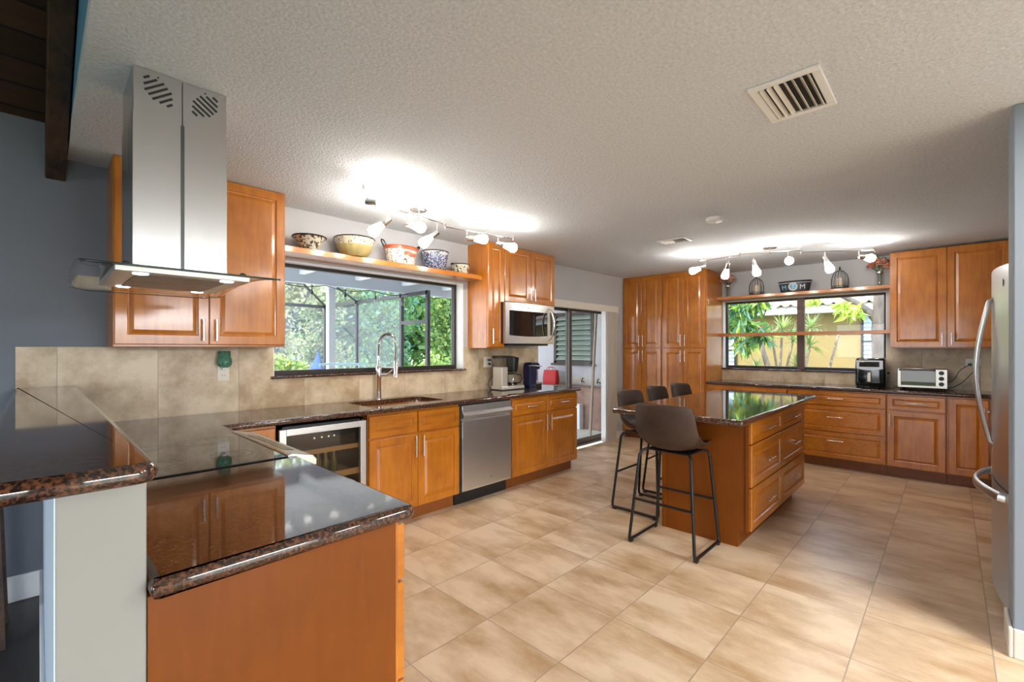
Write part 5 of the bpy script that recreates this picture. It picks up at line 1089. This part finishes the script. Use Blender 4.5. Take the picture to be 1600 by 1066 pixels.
t = thing('coat_rack', 'pale board with dark hooks on the stucco wall outside the sliding door', 'hook rack', (6.95, 4.9, 0.78))
mb = MB(); mb.box((6.935, 4.36, 0.72), (6.959, 5.42, 0.835)); mb.build('board', mat('weathered_board', (0.55, 0.50, 0.44), 0.8, var=0.2, vscale=8), t, bevel=0.003)
for y in (4.52, 4.86, 5.2):
    mb = MB(); mb.tube([(6.935, y, 0.82), (6.90, y, 0.80), (6.885, y, 0.77), (6.89, y, 0.745), (6.905, y, 0.74)], 0.008, 7); mb.tube([(6.935, y - 0.04, 0.74), (6.91, y, 0.77), (6.935, y + 0.04, 0.74)], 0.006, 6); mb.build('hook', BLKM, t, smooth=True)
t = thing('tote_bag', 'bright red bag standing on the brick ledge outside the sliding door', 'bag', (6.72, 5.44, 0.69))
RED = mat('red_fabric', (0.44, 0.002, 0.004), 0.6)
rings = [[(6.72 + 0.5 * (x - 6.72) * s, 5.44 + (y - 5.44) * s2, z) for x, y in rrect(6.60, 5.28, 6.84, 5.60, 0.05)] for s, s2, z in ((1, 1, 0.691), (1.1, 1.05, 0.78), (0.9, 1.0, 0.88), (0.5, 0.98, 0.955))]
mb = MB(); mb.loft(rings); mb.build('bag_body', RED, t, smooth=True)
for dx in (-0.03, 0.03):
    mb = MB(); mb.tube([(6.72 + dx, 5.36, 0.95), (6.72 + dx, 5.38, 1.0), (6.72 + dx, 5.44, 1.015), (6.72 + dx, 5.50, 1.0), (6.72 + dx, 5.52, 0.95)], 0.006, 6); mb.build('handle', RED, t, smooth=True)
mb = MB(); mb.box((6.38, 4.54, -0.019), (6.495, 4.67, 0.41)); tag(mb.build('utility_box', WHITE, bevel=0.01), 'narrow white box standing in front of the brick ledge outside', 'box')
mb = MB(); mb.loft([[(5.64 + a, 3.83 + b, -0.019) for a, b in ((0, 0), (0.035, 0), (0.035, 0.03), (0, 0.03))], [(5.83 + a, 3.84 + b, 1.93) for a, b in ((0, 0), (0.035, 0), (0.035, 0.03), (0, 0.03))]]); tag(mb.build('wooden_plank', mat('tan_wood', (0.36, 0.27, 0.19), 0.7)), 'tan wooden plank leaning just outside the sliding door glass', 'plank')

# ------------------------------------------------------------------ outdoors: side yard behind the far window
YELW = mat('yellow_stucco', (0.30, 0.215, 0.085), 0.9, var=0.05, vscale=3, bump=0.2, bscale=40)
t = thing('neighbour_house', 'yellow stucco house with tile roof behind the far window', 'house', (12.5, 2, 0))
mb = MB(); mb.box((11, -4, -0.04), (15, 9, 2.30)); mb.build('walls', YELW, t)
mb = MB(); mb.box((10.72, -4.2, 2.07), (11.02, 9.2, 2.10)); mb.box((10.70, -4.2, 2.07), (10.74, 9.2, 2.22)); mb.build('fascia', WHITE, t)
mb = MB(); NT = 13.4 / 0.18; ny = int(NT * 10); vs = []
for x, z in ((10.62, 2.25), (12.8, 3.13)):
    for k in range(ny + 1):
        y = -4.2 + 13.4 * k / ny; vs.append((x, y, z + 0.028 * math.cos(2 * PI * y / 0.18)))
mb.add(vs, [(k, k + 1, ny + 1 + k + 1, ny + 1 + k) for k in range(ny)]); o = mb.build('roof', mat('terracotta', (0.50, 0.34, 0.28), 0.8, var=0.2, vscale=4), t, smooth=True); o.modifiers.new('s', 'SOLIDIFY').thickness = 0.03
for y0, y1, z0, z1 in ((0.60, 1.236, 0.95, 2.05), (3.50, 4.2, 0.85, 1.80)):
    mb = MB()
    for a, b in (((10.96, y0, z0), (11.0, y0 + 0.04, z1)), ((10.96, y1 - 0.04, z0), (11.0, y1, z1)), ((10.96, y0, z0), (11.0, y1, z0 + 0.04)), ((10.96, y0, z1 - 0.04), (11.0, y1, z1)), ((10.96, y0, (z0 + z1) / 2 - 0.015), (11.0, y1, (z0 + z1) / 2 + 0.015))): mb.box(a, b)
    o = mb.build('window', BRONZE, t)
    mb = MB(); n = int((z1 - z0) / 0.09)
    for k in range(n): z = z0 + 0.04 + k * (z1 - z0 - 0.06) / n; mb.add([(10.965, y0 + 0.03, z), (10.965, y1 - 0.03, z), (10.99, y1 - 0.03, z + 0.088), (10.99, y0 + 0.03, z + 0.088)], [(0, 1, 2, 3)])
    mb.build('louvres', mat('pale_blue_louvre_%d' % int(y0 * 10), (0.52, 0.66, 0.70), 0.4), o)
t = thing('tree', 'thick barked tree trunk with one slanting limb at the right of the far window', 'tree', (8.6, 0.72, -0.04))
mb = MB(); mb.tube([(8.6, 0.70, -0.04), (8.6, 0.715, 0.8), (8.6, 0.735, 1.6), (8.62, 0.71, 2.2), (8.65, 0.66, 3.2)], [0.15, 0.125, 0.115, 0.11, 0.10], 14); mb.tube([(8.6, 0.75, 1.72), (8.58, 0.86, 1.90), (8.55, 1.05, 2.07), (8.5, 1.3, 2.25), (8.4, 1.9, 2.7)], [0.06, 0.05, 0.042, 0.035, 0.02], 10); mb.build('trunk', BARK, t, smooth=True)
MG = [leafmat('mango_deep', (0.12, 0.26, 0.06)), leafmat('mango_light', (0.42, 0.55, 0.10)), leafmat('mango_blue', (0.10, 0.24, 0.15))]
leaf_mesh('foliage', [(8.5, 1.17, 2.02, 0.12, 0.11, 0.16), (8.5, 1.05, 1.92, 0.10, 0.12, 0.12), (8.4, 1.55, 2.18, 0.1, 0.12, 0.1), (8.5, 1.4, 2.75, 0.4, 0.9, 0.25)], 75, 0.17, 0.04, MG[1:2] + [leafmat('sunlit_leaf', (0.62, 0.70, 0.24))], t, 31, droop=0.9)
t = thing('mango_tree', 'tree with long drooping green and yellow leaves at the left of the far window', 'tree', (8.9, 3.3, -0.04))
mb = MB(); mb.tube([(8.9, 3.3, -0.04), (8.85, 3.25, 1.2), (8.75, 3.0, 2.2), (8.7, 2.7, 2.6)], [0.09, 0.07, 0.05, 0.03], 9); mb.tube([(8.75, 3.0, 2.2), (8.7, 2.7, 1.95), (8.65, 2.4, 2.05)], [0.03, 0.022, 0.012], 7); mb.tube([(8.65, 2.42, 2.45), (8.65, 2.25, 2.1), (8.7, 2.42, 1.65)], [0.016, 0.013, 0.01], 7); mb.build('trunk', BARK, t, smooth=True)
leaf_mesh('crown', [(8.6, 2.85, 2.15, 0.25, 0.30, 0.2), (8.5, 2.55, 2.1, 0.2, 0.25, 0.22), (8.6, 2.88, 1.80, 0.2, 0.16, 0.22), (8.5, 2.55, 1.80, 0.2, 0.2, 0.16), (8.5, 2.35, 2.2, 0.15, 0.15, 0.12), (8.6, 2.62, 1.48, 0.15, 0.22, 0.16), (8.6, 2.35, 1.62, 0.15, 0.15, 0.12), (8.7, 3.0, 2.7, 0.5, 0.6, 0.4)], 95, 0.24, 0.05, MG, t, 32, droop=1.0)
DL = [leafmat('dracaena_green', (0.20, 0.30, 0.12)), leafmat('dracaena_pale', (0.42, 0.48, 0.24))]
STEMM = mat('tan_stem', (0.34, 0.25, 0.18), 0.8, var=0.3, vscale=20)
def dracaena(label, x, y, heads, seed):
    t = thing('dracaena', label, 'plant', (x, y, -0.04), 'spiky plants against the yellow house'); rnd = random.Random(seed)
    for (hy, hz, R, bend) in heads:
        mb = MB(); mb.tube([(x, y, -0.04), (x, (y + hy) / 2 + bend, hz * 0.5), (x, hy, hz)], [0.030, 0.024, 0.02], 7); mb.build('stem', STEMM, t, smooth=True)
        mb = MB()
        for k in range(46):
            a = rnd.random() * 2 * PI; e = rnd.uniform(-0.5, 1.3); d = Vector((math.cos(a) * math.cos(e), math.sin(a) * math.cos(e), math.sin(e))); L = R * rnd.uniform(0.75, 1.1)
            s_ = d.cross(Vector((0, 0, 1))); s_ = s_.normalized() * 0.012 if s_.length > 0.01 else Vector((0.012, 0, 0)); p = Vector((x, hy, hz)); dr = Vector((0, 0, -L * 0.22))
            mb.mat(rnd.randint(0, 1)); mb.add([p - s_ * 0.5, p + d * L * 0.5 - s_, p + d * L * 0.5 + s_, p + s_ * 0.5, p + d * L + dr * max(0, 1 - e)], [(0, 1, 2, 3), (1, 4, 2)])
        mb.build('leaf_rosette', DL, t, recalc=False)
dracaena('spiky leaved plant on thin stems just left of the far window mullion', 9.6, 2.30, [(2.25, 1.72, 0.36, 0.02), (2.42, 1.55, 0.34, -0.05), (2.08, 1.50, 0.34, 0.04)], 41)
dracaena('spiky leaved plant just right of the far window mullion', 9.6, 1.92, [(1.80, 1.74, 0.34, 0.03), (1.82, 1.40, 0.36, 0.05)], 42)
dracaena('small low spiky plant at the foot of the leaning trunk, left in the far window', 9.3, 2.62, [(2.60, 0.98, 0.28, 0.0)], 43)
dracaena('bent thin stemmed spiky plant at the sill beside the mullion', 9.8, 2.05, [(2.06, 1.05, 0.28, 0.02), (1.42, 1.62, 0.05, -0.14)], 44)
t = thing('shrub_stem', 'thick slanting brown stem among the spiky plants in the far window', 'stem', (9.4, 2.45, -0.04))
mb = MB(); mb.tube([(9.4, 2.28, -0.04), (9.4, 2.38, 0.8), (9.4, 2.52, 1.3), (9.4, 2.62, 1.7)], [0.06, 0.055, 0.045, 0.03], 9); mb.build('stem', STEMM, t, smooth=True)
